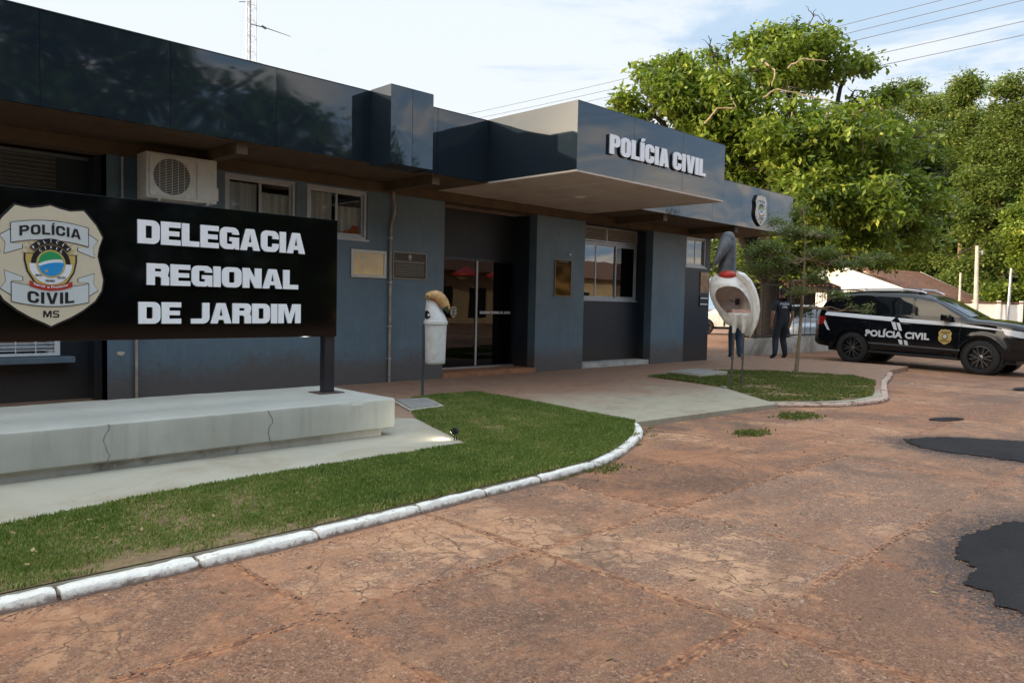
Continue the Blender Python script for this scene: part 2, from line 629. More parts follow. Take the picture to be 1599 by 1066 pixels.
def road_mat():
    mt = bpy.data.materials.new('worn_aggregate_and_red_dirt')
    mt.use_nodes = True
    t = NT(mt.node_tree)
    p = t.n['Principled BSDF']
    P = t.pos()
    x, y, z = t.sep(P)
    # exposed stones
    cellc = t.voro(P, 96, 'F1', 1)
    celld = t.voro(P, 96, 'F1', 0)
    cr = t.sep(cellc)[0]
    stone = t.ramp(cr, [(0, (.05, .035, .03)), (.25, (.17, .11, .085)), (.6, (.29, .185, .14)), (.85, (.27, .20, .165)), (1, (.46, .38, .32))])
    small = t.voro(P, 210, 'F1', 1)
    sc = t.sep(small)[0]
    stone2 = t.ramp(sc, [(0, (.06, .045, .04)), (.5, (.22, .14, .105)), (1, (.42, .33, .27))])
    stone = t.mix(t.step(t.noise(P, 3.1, 5, .6), .42, .58), stone, stone2)
    pits = t.noise(P, 46, 4, .75)
    stone = t.mix(t.math('MULTIPLY', t.step(pits, .44, .34), .75), stone, (.045, .03, .025))
    base = t.mix(t.math('MULTIPLY', t.step(celld, .35, .62), .6), stone, (.20, .115, .075))
    # red soil lying on it
    d1 = t.noise(P, .75, 9, .68, .6)
    d2 = t.noise(P, 5.5, 7, .72, .3)
    df = t.math('ADD', t.math('MULTIPLY', d1, .62), t.math('MULTIPLY', d2, .38))
    soil = t.ramp(t.noise(P, 3, 6, .65), [(.3, (.27, .14, .08)), (.7, (.44, .25, .15))])
    soil = t.mix(t.math('MULTIPLY', t.step(sc, .5, 1.0), .25), soil, (.46, .33, .25))
    soil = t.mix(t.math('MULTIPLY', t.step(pits, .45, .36), .5), soil, (.12, .07, .045))
    # more soil towards the kerb and to the right rear
    near = t.math('MULTIPLY', t.step(y, 2.6, 3.9), .055)
    f = t.step(t.math('ADD', df, near), .485, .60)
    c = t.mix(t.math('MULTIPLY', f, .74), base, soil)
    # smooth pale cement skim, cracked into plates
    sk = t.noise(t.vmath('ADD', t.vmath('MULTIPLY', P, (1, .7, 1)), (2.2, 5.1, 0)), .62, 7, .66, .5)
    skm = t.step(sk, .545, .60)
    Pd = t.vmath('ADD', P, t.vmath('SCALE', t.comb(t.noise(P, 7, 3, .6), t.noise(t.vmath('ADD', P, (9, 9, 0)), 7, 3, .6), 0.0), scale=.12))
    crk = t.voro(Pd, 4.6, 'DISTANCE_TO_EDGE', 0)
    crl = t.step(crk, .006, .03)
    skc = t.ramp(t.noise(P, 9, 5, .6), [(.3, (.36, .23, .15)), (.7, (.50, .35, .25))])
    skc = t.mix(crl, (.12, .075, .05), skc)
    holes = t.step(t.noise(t.vmath('ADD', P, (4, 4, 4)), 9, 6, .7), .40, .50)
    skm = t.math('MULTIPLY', skm, holes)
    c = t.mix(t.math('MULTIPLY', skm, .92), c, skc)
    # dark worn streaks and oil
    ol = t.noise(t.vmath('ADD', P, (11, 2, 0)), .45, 7, .7, 1)
    c = t.mix(t.math('MULTIPLY', t.step(ol, .53, .66), .55), c, (.085, .058, .045))
    hue = t.noise(t.vmath('ADD', P, (17, 6, 0)), 1.9, 7, .7, .5)
    c = t.mix(t.math('MULTIPLY', t.step(hue, .52, .66), .40), c, (.46, .27, .17))
    rough_ = t.math('ADD', .45, t.math('MULTIPLY', t.step(t.noise(t.vmath('ADD', P, (8, 1, 3)), 1.3, 5, .65), .38, .6), .55))
    sp1 = t.math('MULTIPLY', t.step(t.noise(P, 24, 5, .8), .54, .64), .62)
    c = t.mix(t.math('MULTIPLY', sp1, rough_), c, (.56, .46, .38))
    sp2 = t.math('MULTIPLY', t.step(t.noise(t.vmath('ADD', P, (2, 2, 7)), 32, 5, .8), .545, .63), .80)
    c = t.mix(t.math('MULTIPLY', sp2, rough_), c, (.06, .035, .028))
    sp3 = t.math('MULTIPLY', t.step(t.noise(t.vmath('ADD', P, (5, 9, 7)), 9, 6, .75), .56, .66), .35)
    c = t.mix(sp3, c, (.11, .065, .05))
    # hairline cracks over everything
    ck2 = t.voro(t.vmath('ADD', Pd, (3.3, 1.7, 0)), .9, 'DISTANCE_TO_EDGE', 0)
    ckm = t.step(t.noise(t.vmath('ADD', P, (5, 5, 1)), .8, 5, .6), .50, .60)
    c = t.mix(t.math('MULTIPLY', t.math('MULTIPLY', t.step(ck2, .008, .002), ckm), .6), c, (.10, .06, .04))
    # slab joints, packed with orange soil and grit
    wob = t.math('MULTIPLY', t.math('SUBTRACT', t.noise(P, 3.2, 6, .7), .5), .13)
    jd = None
    for ax, vals in ((x, (1.77, 3.13, 4.46, 5.85, 7.3, 8.8)), (y, (2.93, 1.62, .25))):
        for v in vals:
            dd = t.math('ABSOLUTE', t.math('SUBTRACT', t.math('ADD', ax, wob), v+.0))
            jd = dd if jd is None else t.math('MINIMUM', jd, dd)
    wid = t.math('MULTIPLY', t.noise(P, 3.3, 6, .7), .07)
    jm = t.step(t.math('SUBTRACT', jd, wid), .012, -.016)
    brk = t.step(t.noise(t.vmath('ADD', P, (1, 8, 2)), 1.1, 5, .6), .36, .52)
    jm = t.math('MULTIPLY', jm, brk)
    jf = t.voro(P, 34, 'F1', 1)
    jc = t.ramp(t.sep(jf)[1], [(0, (.16, .075, .04)), (.5, (.36, .18, .095)), (1, (.52, .32, .19))])
    c = t.mix(t.math('MULTIPLY', jm, .85), c, jc)
    # every slab was cast and has worn a little differently
    wn = t.node('ShaderNodeTexWhiteNoise', noise_dimensions='2D')
    wv_ = t.math('MULTIPLY', t.math('SUBTRACT', t.noise(P, 5, 5, .7), .5), .30)
    t.put(wn.inputs['Vector'], t.comb(t.math('FLOOR', t.math('DIVIDE', t.math('ADD', t.math('SUBTRACT', x, 1.77), wv_), 1.36)), t.math('FLOOR', t.math('DIVIDE', t.math('ADD', t.math('SUBTRACT', y, .25), wv_), 1.34)), 0.0))
    c = t.mix(1.0, c, t.ramp(wn.outputs[0], [(0, (.80, .72, .64)), (.3, (1.08, .90, .74)), (.6, (1.18, 1.10, 1.0)), (1, (.98, .80, .64))]), 'MULTIPLY')
    # loose orange soil drifts and brown wheel-worn bands
    c = t.mix(t.math('MULTIPLY', t.step(t.noise(t.vmath('ADD', t.vmath('MULTIPLY', P, (.6, 1.1, 1)), (31, 4, 0)), .8, 8, .72, .6), .52, .66), .62), c, (.40, .225, .13))
    c = t.mix(t.math('MULTIPLY', t.step(t.noise(t.vmath('ADD', t.vmath('MULTIPLY', P, (.35, 1.3, 1)), (3, 44, 0)), .9, 7, .7, .5), .55, .68), .40), c, (.15, .085, .055))
    c = t.mix(1.0, c, (.93, .84, .735), 'MULTIPLY')
    jl = t.step(t.math('ABSOLUTE', t.math('SUBTRACT', jd, .012)), .011, .004)
    c = t.mix(t.math('MULTIPLY', t.math('MULTIPLY', jl, brk), .45), c, (.07, .04, .03))
    # tar crumbs strewn round the two fresh patches
    for (cx, cy, rx, ry, rot) in ((9.20, 1.85, 1.05, .66, R(-62)), (5.40, .52, 1.30, .79, R(2))):
        ux = t.math('SUBTRACT', x, cx)
        uy = t.math('SUBTRACT', y, cy)
        a_ = t.math('DIVIDE', t.math('ADD', t.math('MULTIPLY', ux, math.cos(rot)), t.math('MULTIPLY', uy, math.sin(rot))), rx)
        b_ = t.math('DIVIDE', t.math('SUBTRACT', t.math('MULTIPLY', uy, math.cos(rot)), t.math('MULTIPLY', ux, math.sin(rot))), ry)
        q_ = t.math('SQRT', t.math('ADD', t.math('MULTIPLY', a_, a_), t.math('MULTIPLY', b_, b_)))
        q_ = t.math('ADD', q_, t.math('MULTIPLY', t.math('SUBTRACT', t.math('ADD', t.math('MULTIPLY', t.sep(cellc)[1], .4), t.noise(P, 9, 5, .7)), .7), .9))
        c = t.mix(t.math('MULTIPLY', t.step(q_, 1.30, 1.10), .92), c, (.022, .02, .02))
        c = t.mix(t.math('MULTIPLY', t.step(q_, 1.9, 1.1), .3), c, (.14, .085, .06))
    t.put(p.inputs['Base Color'], c)
    p.inputs['Roughness'].default_value = .82
    h = t.math('MULTIPLY', t.math('SUBTRACT', 1.0, celld), t.math('SUBTRACT', 1.0, t.math('MULTIPLY', f, .8)))
    h = t.math('MULTIPLY', h, t.math('SUBTRACT', 1.0, skm))
    h = t.math('ADD', h, t.math('MULTIPLY', jm, .9))
    h = t.math('ADD', h, t.math('MULTIPLY', d2, 1.2))
    h = t.math('ADD', h, t.math('MULTIPLY', t.math('MULTIPLY', skm, crl), .8))
    t.put(p.inputs['Normal'], t.bump(h, .55, .008))
    return mt


M['road'] = road_mat()


def tar_mat():
    mt = bpy.data.materials.new('fresh_tar')
    mt.use_nodes = True
    t = NT(mt.node_tree)
    p = t.n['Principled BSDF']
    P = t.pos()
    v = t.voro(P, 90, 'F1', 0)
    g = t.noise(P, 25, 6, .7)
    c = t.ramp(t.noise(P, 2, 6, .65), [(.3, (.014, .013, .014)), (.7, (.032, .029, .028))])
    c = t.mix(t.math('MULTIPLY', t.step(g, .62, .72), .6), c, (.14, .09, .06))
    t.put(p.inputs['Base Color'], c)
    p.inputs['Roughness'].default_value = .85
    p.inputs['Specular IOR Level'].default_value = .25
    t.put(p.inputs['Normal'], t.bump(t.math('ADD', v, g), .9, .014))
    return mt


M['tar'] = tar_mat()


def leafmat(name, a, b, c3, trans=.35, rough=.45):
    mt = bpy.data.materials.new(name)
    mt.use_nodes = True
    t = NT(mt.node_tree)
    t.n.clear()
    out = t.node('ShaderNodeOutputMaterial')
    at = t.node('ShaderNodeAttribute')
    at.attribute_name = 'rnd'
    col = t.ramp(at.outputs['Fac'], [(0, a), (.55, b), (1, c3)])
    p = t.node('ShaderNodeBsdfPrincipled')
    t.put(p.inputs['Base Color'], col)
    p.inputs['Roughness'].default_value = rough
    p.inputs['Specular IOR Level'].default_value = .4
    tl = t.node('ShaderNodeBsdfTranslucent')
    t.put(tl.inputs[0], t.mix(.5, col, (.22, .34, .02)))
    mx = t.node('ShaderNodeMixShader')
    mx.inputs[0].default_value = trans
    t.l.new(p.outputs[0], mx.inputs[1])
    t.l.new(tl.outputs[0], mx.inputs[2])
    t.l.new(mx.outputs[0], out.inputs[0])
    return mt


M['leaf'] = leafmat('broad_green_leaves', (.05, .085, .012), (.18, .25, .035), (.46, .50, .09), .38)
M['leaf_far'] = leafmat('wood_leaves', (.045, .075, .02), (.15, .205, .045), (.34, .37, .11), .36)
M['leaf_small'] = leafmat('feathery_leaves', (.06, .09, .03), (.13, .17, .05), (.26, .27, .10))
M['leaf_dark'] = leafmat('shade_dark_leaves', (.02, .05, .01), (.045, .09, .015), (.08, .13, .025), .25)  # shaded foliage: the shade is put into the leaf colour
M['grass'] = leafmat('lawn_grass', (.055, .10, .016), (.155, .225, .038), (.36, .33, .12), .28, .6)
M['grass_dry'] = leafmat('patchy_grass', (.06, .09, .02), (.13, .15, .035), (.30, .22, .09), .3, .6)
M['bark'] = mat('pale_bark', (.26, .19, .12), .9, var=.35, vscale=6, bump=.6, bscale=25)
M['bark_dark'] = mat('dark_bark', (.038, .027, .019), .9, var=.35, vscale=6, bump=.6, bscale=25)
M['soil'] = mat('red_brown_soil', (.20, .13, .065), .95, var=.35, vscale=17, bump=.7, bscale=50, dirt=(.10, .11, .03), dfac=.7, dscale=9)
M['concrete_cover'] = mat('grey_cover_slab', (.26, .25, .23), .9, var=.25, vscale=6, bump=.5, dirt=(.12, .08, .06), dfac=.7, dscale=6)
M['brick'] = mat('terracotta_step', (.36, .16, .08), .8, var=.3, vscale=5, dirt=(.12, .07, .05), dfac=.5, dscale=6)

# ================================================================== THE GROUND
def gz(x, y):
    """the yard dips a little where the patrol car stands"""
    return -.085*math.exp(-((x-21.5)**2/30+(y-4.6)**2/9))


def build_road():
    xs = [-600, -200, -60, -20, -8] + [i*.5 for i in range(-10, 80)] + [45, 60, 100, 200, 600]
    ys = [-600, -200, -60, -25, -10] + [i*.5 for i in range(-12, 36)] + [22, 30, 50, 90, 200, 900]
    V = [(x, y, gz(x, y)) for y in ys for x in xs]
    n = len(xs)
    F = [(j*n+i, j*n+i+1, (j+1)*n+i+1, (j+1)*n+i) for j in range(len(ys)-1) for i in range(n-1)]
    mb = MB()
    mb.add(V, F)
    prop(mb.build('road', M['road'], smooth=True), kind='structure')


build_road()


def sheet(name, pts, z, mt, kind='structure', down=.12):
    mb = MB()
    # prism works in x-z: map (x, y) to it
    mb.prism([pts], 0, down, F=lambda v: Vector((v.x, v.z, z-v.y)))
    o = mb.build(name, mt)
    bm = bmesh.new()
    bm.from_mesh(o.data)
    bmesh.ops.recalc_face_normals(bm, faces=bm.faces[:])
    bm.to_mesh(o.data)
    bm.free()
    if kind: prop(o, kind=kind)
    return o


def smooth_path(pts, n=8, closed=False):
    """Catmull-Rom through 2D points"""
    out = []
    P = [Vector((*p, 0)) for p in pts]
    m_ = len(P)
    rngi = range(m_ if closed else m_-1)
    for i in rngi:
        p0 = P[(i-1) % m_] if closed or i > 0 else P[0]
        p1 = P[i]
        p2 = P[(i+1) % m_]
        p3 = P[(i+2) % m_] if closed or i+2 < m_ else P[-1]
        for k in range(n):
            t = k/n
            v = .5*((2*p1)+(-p0+p2)*t+(2*p0-5*p1+4*p2-p3)*t*t+(-p0+3*p1-3*p2+p3)*t*t*t)
            out.append((v.x, v.y))
    if not closed: out.append((P[-1].x, P[-1].y))
    return out


ZP = .06
lawn_front = [(-6, 4.0), (-1, 4.0), (1.5, 4.0), (3.0, 4.05), (4.4, 4.13), (5.05, 4.2), (5.43, 4.31), (5.84, 4.47), (6.25, 4.66), (6.72, 4.93), (7.05, 5.18), (7.2, 5.27)]
lawn_front = [(x, y-.045) for x, y in smooth_path(lawn_front, 4)]
lawn = lawn_front+[(7.28, 5.6), (7.42, 6.6), (7.55, 7.6), (7.62, 8.42), (6.9, 8.50), (6.4, 8.42), (6.45, 8.0), (6.2, 7.45), (5.6, 7.35), (5.35, 6.95), (5.1, 6.3), (4.85, 5.62),
                    (4.75, 5.38), (4.05, 5.36), (2.73, 5.36), (1.87, 5.30), (.96, 5.10), (-1, 5.05), (-6, 5.0)]
isl_edge = smooth_path([(10.36, 5.12), (10.98, 4.72), (11.8, 4.42), (12.6, 4.44), (13.3, 4.69), (14.4, 5.08), (15.5, 5.47), (16.8, 5.85), (18.3, 6.28)], 5)
island = [(10.46, 5.22), (11.0, 4.80), (11.8, 4.54), (12.6, 4.56), (13.3, 4.80), (14.4, 5.18), (15.3, 5.52), (15.9, 6.2), (15.6, 7.4), (15.0, 8.2), (13.9, 8.72), (12.05, 8.5), (11.85, 7.5), (11.6, 6.6), (11.0, 5.9)]
# concrete apron: everything between the kerb line and the building
apron = lawn_front+[(7.3, 5.22), (8.9, 5.12), (10.25, 5.0)]+isl_edge+[(20.2, 6.5), (20.3, 9.0), (20.1, 10.9), (20.0, 16), (-6, 16)]
sheet('pavement', apron, ZP, M['pavement'])
sheet('front_path', [(-6, 5.0), (-1, 5.05), (.96, 5.10), (1.87, 5.30), (2.73, 5.36), (4.05, 5.36), (4.75, 5.38), (4.85, 5.62), (5.1, 6.3), (5.35, 6.95), (5.0, 7.2), (-6, 7.2)], ZP+.004, M['path'], down=.002)
sheet('lawn_soil', lawn, ZP+.008, M['soil'], down=.002)
sheet('island_soil', island, ZP+.008, M['soil'], down=.002)


def kerb(name, path, w, h, seg, mt, gap=.02, wob=.006, seed=1):
    """rounded kerb stones laid along a path, all one sheet of the setting"""
    rnd = random.Random(seed)
    P = [Vector((*p, 0)) for p in path]
    L = [0]
    for a, b in zip(P, P[1:]): L.append(L[-1]+(b-a).length)

    def at(s):
        s = max(0, min(L[-1]-1e-5, s))
        i = max(k for k in range(len(L)) if L[k] <= s)
        i = min(i, len(P)-2)
        t = (s-L[i])/(L[i+1]-L[i])
        d = (P[i+1]-P[i]).normalized()
        return P[i].lerp(P[i+1], t), Vector((-d.y, d.x, 0))
    prof = [(-.006, -.06), (-.008, .0), (-.003, h*.45), (w*.03, h*.80), (w*.12, h*.95), (w*.28, h), (w*.7, h*1.01), (w*.95, h*.97), (w, h*.85), (w, -.06)]
    mb = MB()
    s = 0
    while s < L[-1]:
        ln = seg*rnd.uniform(.82, 1.15)
        e = min(s+ln, L[-1])
        dz, dy = rnd.uniform(-.006, .006), rnd.uniform(-.008, .008)
        n = max(2, int((e-s)/.045))
        rings = []
        for k in range(n+1):
            q = s+gap/2+(e-s-gap)*k/n
            c, nn = at(q)
            edge = .86 if k in (0, n) else 1
            ring = []
            for j, (a, b) in enumerate(prof):
                wv = noise.noise(Vector((c.x*7, c.y*7, j*.5)))*wob*.7+noise.noise(Vector((c.x*28, c.y*28, j*2.)))*wob*.55+min(0, noise.noise(Vector((c.x*14, c.y*14, j*1.1)))+.25)*wob*1.5
                aa = a+wv*(1 if j < 5 else 0)
                bb = (b*edge+dz+wv) if b > 0 else b
                ring.append(c+nn*(aa+dy)+Vector((0, 0, bb)))
            rings.append(ring)
        m0 = len(prof)
        mb.loft(rings, closed=False)
        base = len(mb.v)-m0*len(rings)
        mb.f.append(tuple(base+i for i in range(m0-1, -1, -1)))
        mb.mi.append(0)
        mb.f.append(tuple(base+m0*(len(rings)-1)+i for i in range(m0)))
        mb.mi.append(0)
        s = e
    return prop(mb.build(name, mt, smooth=True, angle=50), kind='structure')


kp = smooth_path([(-6, 3.87), (-1, 3.87), (.8, 3.87), (1.5, 3.87), (2.2, 3.89), (2.87, 3.93), (3.67, 3.99), (4.45, 4.04), (5.05, 4.10), (5.45, 4.20), (5.88, 4.36), (6.3, 4.55), (6.78, 4.83), (7.12, 5.10), (7.24, 5.24)], 6)
kerb('kerb', kp, .095, .054, .72, M['kerb'], wob=.012)
kp2 = smooth_path([(10.35, 5.10), (10.95, 4.62), (11.8, 4.32), (12.6, 4.34), (13.3, 4.58), (14.4, 4.97), (15.5, 5.36), (16.8, 5.74), (18.2, 6.18)], 6)
kerb('island_kerb', kp2, .10, .055, .8, M['kerb_old'], wob=.02, gap=.05, seed=4)


# tar patches with ragged edges
def blob(cx, cy, rx, ry, rot, seed, n=220, rough=.14):
    pts = []
    for k in range(n):
        t = 2*math.pi*k/n
        q = 1+rough*noise.noise(Vector((math.cos(t)*1.5+seed, math.sin(t)*1.5, seed*3.1)))+rough*.55*noise.noise(Vector((math.cos(t)*9+seed, math.sin(t)*9, 0)))+rough*.42*random.uniform(-1, 1)*max(.2, noise.noise(Vector((t*6, seed, 0)))+.5)
        a, b = rx*math.cos(t)*q, ry*math.sin(t)*q
        pts.append((cx+a*math.cos(rot)-b*math.sin(rot), cy+a*math.sin(rot)+b*math.cos(rot)))
    return pts


tars = [blob(9.20, 1.85, 1.05, .66, R(-62), 1.3), blob(5.40, .52, 1.30, .79, R(2), 2.7), blob(11.1, 3.08, .3, .12, R(-20), 4.1), blob(17.4, 3.35, .6, .2, R(-15), 5.5)]
for i, b_ in enumerate(tars):
    sheet('tar_patch', b_, .009 if i < 3 else -.012, M['tar'], down=.002)


# loose grit round the patches and along the joints
def grit():
    V, F, RN = [], [], []
    base = np.array([(1, 0, 0), (-.5, .87, 0), (-.5, -.87, 0), (0, 0, .9), (0, 0, -.5)])
    tri = np.array([(0, 1, 3), (1, 2, 3), (2, 0, 3), (1, 0, 4), (2, 1, 4), (0, 2, 4)])
    P = []
    for b_ in tars[:2]:
        for p in b_:
            for k in range(8 if b_ is tars[1] else 4):
                P.append((p[0]+rng.normal(0, .05), p[1]+rng.normal(0, .05), rng.uniform(.003, .010)))
    for v in (1.77, 3.13, 4.46, 5.85):
        for k in range(130):
            P.append((v+rng.normal(0, .018), rng.uniform(.6, 3.9), rng.uniform(.003, .009)))
    for v in (2.93, 1.62):
        for k in range(360):
            P.append((rng.uniform(.4, 7.5), v+rng.normal(0, .018), rng.uniform(.003, .010)))
    for k in range(2600):
        P.append((rng.uniform(.5, 11), rng.uniform(.3, 3.85), rng.uniform(.002, .0055)))
    for k in range(500):
        q = rng.uniform(0, 7)
        P.append((q, 3.84-abs(rng.normal(0, .03)), rng.uniform(.003, .008)))
    for i, (x, y, r) in enumerate(P):
        rot = rng.uniform(0, 6.28)
        s_ = np.array([r*rng.uniform(.7, 1.4), r*rng.uniform(.7, 1.4), r*rng.uniform(.4, .8)])
        q = base*s_
        c_, s2 = math.cos(rot), math.sin(rot)
        X = q[:, 0]*c_-q[:, 1]*s2+x
        Y = q[:, 0]*s2+q[:, 1]*c_+y
        V.append(np.stack([X, Y, q[:, 2]+r*.2], 1))
        F.append(tri+5*i)
        RN += [rng.uniform()]*5
    mt = bpy.data.materials.new('grit_stones')
    mt.use_nodes = True
    t = NT(mt.node_tree)
    at = t.node('ShaderNodeAttribute')
    at.attribute_name = 'rnd'
    t.put(t.n['Principled BSDF'].inputs['Base Color'], t.ramp(at.outputs['Fac'], [(0, (.04, .03, .028)), (.4, (.22, .12, .075)), (.8, (.28, .18, .12)), (1, (.38, .31, .25))]))
    t.n['Principled BSDF'].inputs['Roughness'].default_value = .85
    o = np_mesh('loose_grit', np.concatenate(V), np.concatenate(F), mt, rnd=np.array(RN))
    prop(o, 'loose grit and pebbles scattered over the worn red yard', 'gravel', kind='stuff')


grit()


def inside(px, py, poly):
    c = np.zeros(len(px), bool)
    n = len(poly)
    j = n-1
    for i in range(n):
        xi, yi = poly[i]
        xj, yj = poly[j]
        cond = ((yi > py) != (yj > py)) & (px < (xj-xi)*(py-yi)/(yj-yi+1e-12)+xi)
        c ^= cond
        j = i
    return c


def fbm(X, Y, s, seed=0):
    """cheap smooth pseudo noise, about -1..1"""
    r = np.random.default_rng(seed)
    out = np.zeros_like(X)
    for k in range(14):
        a = r.uniform(0, 6.28)
        f = s*r.uniform(.5, 2.6)
        out += np.sin((X*np.cos(a)+Y*np.sin(a))*f+r.uniform(0, 6.28))
    return out/4.2


def grass(name, poly, n, h, mt, label, z=ZP+.006, bare=0, seed=3, width=.0026):
    r = np.random.default_rng(seed)
    A = np.array(poly)
    x0, y0 = A.min(0)
    x1, y1 = A.max(0)
    x0 = max(x0, .2)
    X = r.uniform(x0, x1, n*3)
    Y = r.uniform(y0, y1, n*3)
    if 'tuft' in name:      # ragged clump that thins out at the rim
        X = r.normal((x0+x1)/2, (x1-x0)/4.2, n*3)
        Y = r.normal((y0+y1)/2, (y1-y0)/4.2, n*3)
    k = inside(X, Y, poly) | ('tuft' in name)
    X, Y = X[k], Y[k]
    # drop blades where the ground lies bare, and thin them far off
    d = .8*fbm(X, Y, 1.6, seed)+.5*fbm(X, Y, 6, seed+1)+.45*fbm(X, Y, 24, seed+2)
    edge = np.exp(-((Y-4.02)/.10)**2)*1.1 if 'lawn' in name else 0
    keep = d > (-2.3+bare*2.2+edge*1.1+r.uniform(-1.0, 1.0, len(X)))
    X, Y, d = X[keep][:n], Y[keep][:n], d[keep][:n]
    edge = np.exp(-((Y-4.02)/.10)**2)*1.1 if 'lawn' in name else 0*Y
    n = len(X)
    dist = np.hypot(X, Y)
    hh = h*(.55+.75*r.random(n))*(1+.22*np.clip(d, -1, 1))
    ww = width*(.7+.6*r.random(n))*np.clip(dist/4, 1, 3.2)
    a = r.uniform(0, 6.28, n)
    lean = r.uniform(.1, .95, n)
    la = r.uniform(0, 6.28, n)
    B = np.stack([X, Y, np.full(n, z)], 1)
    side = np.stack([np.cos(a), np.sin(a), np.zeros(n)], 1)*ww[:, None]
    tip = np.stack([np.cos(la)*lean*hh, np.sin(la)*lean*hh, hh*np.sqrt(1-.55*lean**2)], 1)
    mid = B+tip*[.35, .35, .6]
    V = np.stack([B-side, B+side, mid+side*.8, B+tip, mid-side*.8], 1).reshape(-1, 3)
    i = np.arange(n)[:, None]*5
    F = np.concatenate([i+[0, 1, 2, 4]], 0)
    F2 = i+[4, 2, 3, 3]
    tone = np.clip(r.normal(.42, .22, n)-.14*d, 0, 1)
    dry = r.random(n) < .05+.10*(d < -.6)+np.where(np.abs(edge)+0*X > .3, .25, 0)
    tone = np.where(dry, 1, tone)
    # quads for the lower part, triangles (as thin quads) above
    o = bpy.data.meshes.new(name)
    V = np.ascontiguousarray(V)
    o.vertices.add(len(V))
    o.vertices.foreach_set('co', V.astype(np.float32).ravel())
    tri = i+[4, 2, 3]
    loops = np.concatenate([F, tri], 1).ravel()
    o.loops.add(len(loops))
    o.loops.foreach_set('vertex_index', loops.astype(np.int32))
    o.polygons.add(2*n)
    st = np.stack([np.arange(n)*7, np.arange(n)*7+4], 1).ravel()
    o.polygons.foreach_set('loop_start', st.astype(np.int32))
    o.update(calc_edges=True)
    at = o.attributes.new('rnd', 'FLOAT', 'POINT')
    at.data.foreach_set('value', np.repeat(tone, 5).astype(np.float32))
    o.materials.append(mt)
    ob = bpy.data.objects.new(name, o)
    C.objects.link(ob)
    prop(ob, label, 'grass', kind='stuff')
    return ob


grass('lawn', lawn, 230000, .027, M['grass'], 'short green lawn between the white kerb and the cement path', bare=.45)
grass('island_grass', island, 42000, .034, M['grass_dry'], 'patchy green grass island with bare soil under the small tree', bare=1.05, seed=9, width=.005)
for i, (x, y, rx, ry, n_) in enumerate([(9.72, 4.42, .36, .16, 900), (7.95, 4.16, .26, .12, 600), (5.15, 4.02, .3, .035, 160)]):
    grass('grass_tuft', blob(x, y, rx, ry, R(-20), 3.+i), n_, .03, M['grass_dry'],
          ['small grass tuft growing through the yard surface nearer the grass island', 'small grass tuft growing through the yard surface in front of the cement forecourt', 'thin weeds growing at the foot of the white kerb'][i], z=.0, seed=20+i, width=.005)

def weeds():
    r = np.random.default_rng(5)
    k = 0
    for i in range(34):
        q = kp[r.integers(30, len(kp)-1)]
        out = i % 3 > 0
        x, y = q[0]+r.uniform(-.2, .2), q[1]+(-.03 if out else .125)
        yield x, y, (.0 if out else ZP+.006), out


_wx = [w for w in weeds()]
V_, F_, R_ = [], [], []
rw = np.random.default_rng(8)
for (x, y, z, out) in _wx:
    for b in range(int(rw.integers(14, 46))):
        h = rw.uniform(.015, .05)
        a = rw.uniform(0, 6.28)
        p0 = np.array([x+rw.normal(0, .045), y+rw.normal(0, .008), z])
        sd_w = np.array([math.cos(a), math.sin(a), 0])*.0035
        tip = np.array([rw.normal(0, .5)*h, (-abs(rw.normal(0, .6)) if not out else rw.normal(0, .4))*h, h*.8])
        n0 = len(V_)
        V_ += [p0-sd_w, p0+sd_w, p0+tip]
        F_.append((n0, n0+1, n0+2))
        R_ += [min(1, max(0, rw.normal(.5, .25)))]*3
prop(np_mesh('kerb_weeds', np.array(V_), np.array(F_), M['grass_dry'], rnd=np.array(R_)), 'sparse weeds growing along both edges of the white kerb', 'weeds', kind='stuff')


def fallen():
    n = 420
    X = np.concatenate([rng.uniform(.6, 7, 200), rng.uniform(1, 12, 160), rng.uniform(10.6, 15.5, 60)])
    Y = np.concatenate([rng.uniform(4.05, 5.4, 200), rng.uniform(.6, 3.8, 160), rng.uniform(4.7, 8.2, 60)])
    Z = np.concatenate([np.full(200, ZP+.024), np.full(160, .006), np.full(60, ZP+.03)])
    a = rng.uniform(0, 6.28, n)
    L = rng.uniform(.012, .034, n)[:, None]
    ax = np.stack([np.cos(a), np.sin(a), rng.uniform(-.15, .3, n)], 1)*L
    sd = np.stack([-np.sin(a), np.cos(a), rng.uniform(-.3, .3, n)], 1)*L*.32
    c = np.stack([X, Y, Z], 1)
    V = np.stack([c-ax, c+sd, c+ax, c-sd], 1).reshape(-1, 3)
    mt = leafmat('dry_fallen_leaves', (.10, .055, .025), (.24, .15, .06), (.40, .31, .14), .1, .7)
    o = np_mesh('fallen_leaves', V, np.arange(n*4).reshape(-1, 4), mt, rnd=np.repeat(rng.random(n), 4))
    prop(o, 'dry fallen leaves scattered over the lawn and the yard', 'leaves', kind='stuff')


fallen()

# ================================================================== POLICE STATION
YW = 10.38
ZB, ZT = 3.30, 4.265
YF = 9.03
st = thing('police_station', 'low slate blue station building with glossy dark fascia and entrance canopy', 'building', (0, 0, 0))


def wallbox(name, x0, y0, z0, x1, y1, z1, mt):
    mb = MB()
    mb.box(x0, y0, z0, x1, y1, z1)
    return mb.build(name, mt, st)


def wall_holes(name, x0, z0, x1, z1, holes, mt, y0=YW, y1=YW+.2):
    """upright wall in the facade plane with window openings"""
    mb = MB()
    mb.prism([[(x0, z0), (x1, z0), (x1, z1), (x0, z1)]]+[[(a, b), (c, b), (c, d), (a, d)] for a, b, c, d in holes], y0, y1)
    o = mb.build(name, mt, st)
    bm = bmesh.new()
    bm.from_mesh(o.data)
    bmesh.ops.recalc_face_normals(bm, faces=bm.faces[:])
    bm.to_mesh(o.data)
    bm.free()
    return o


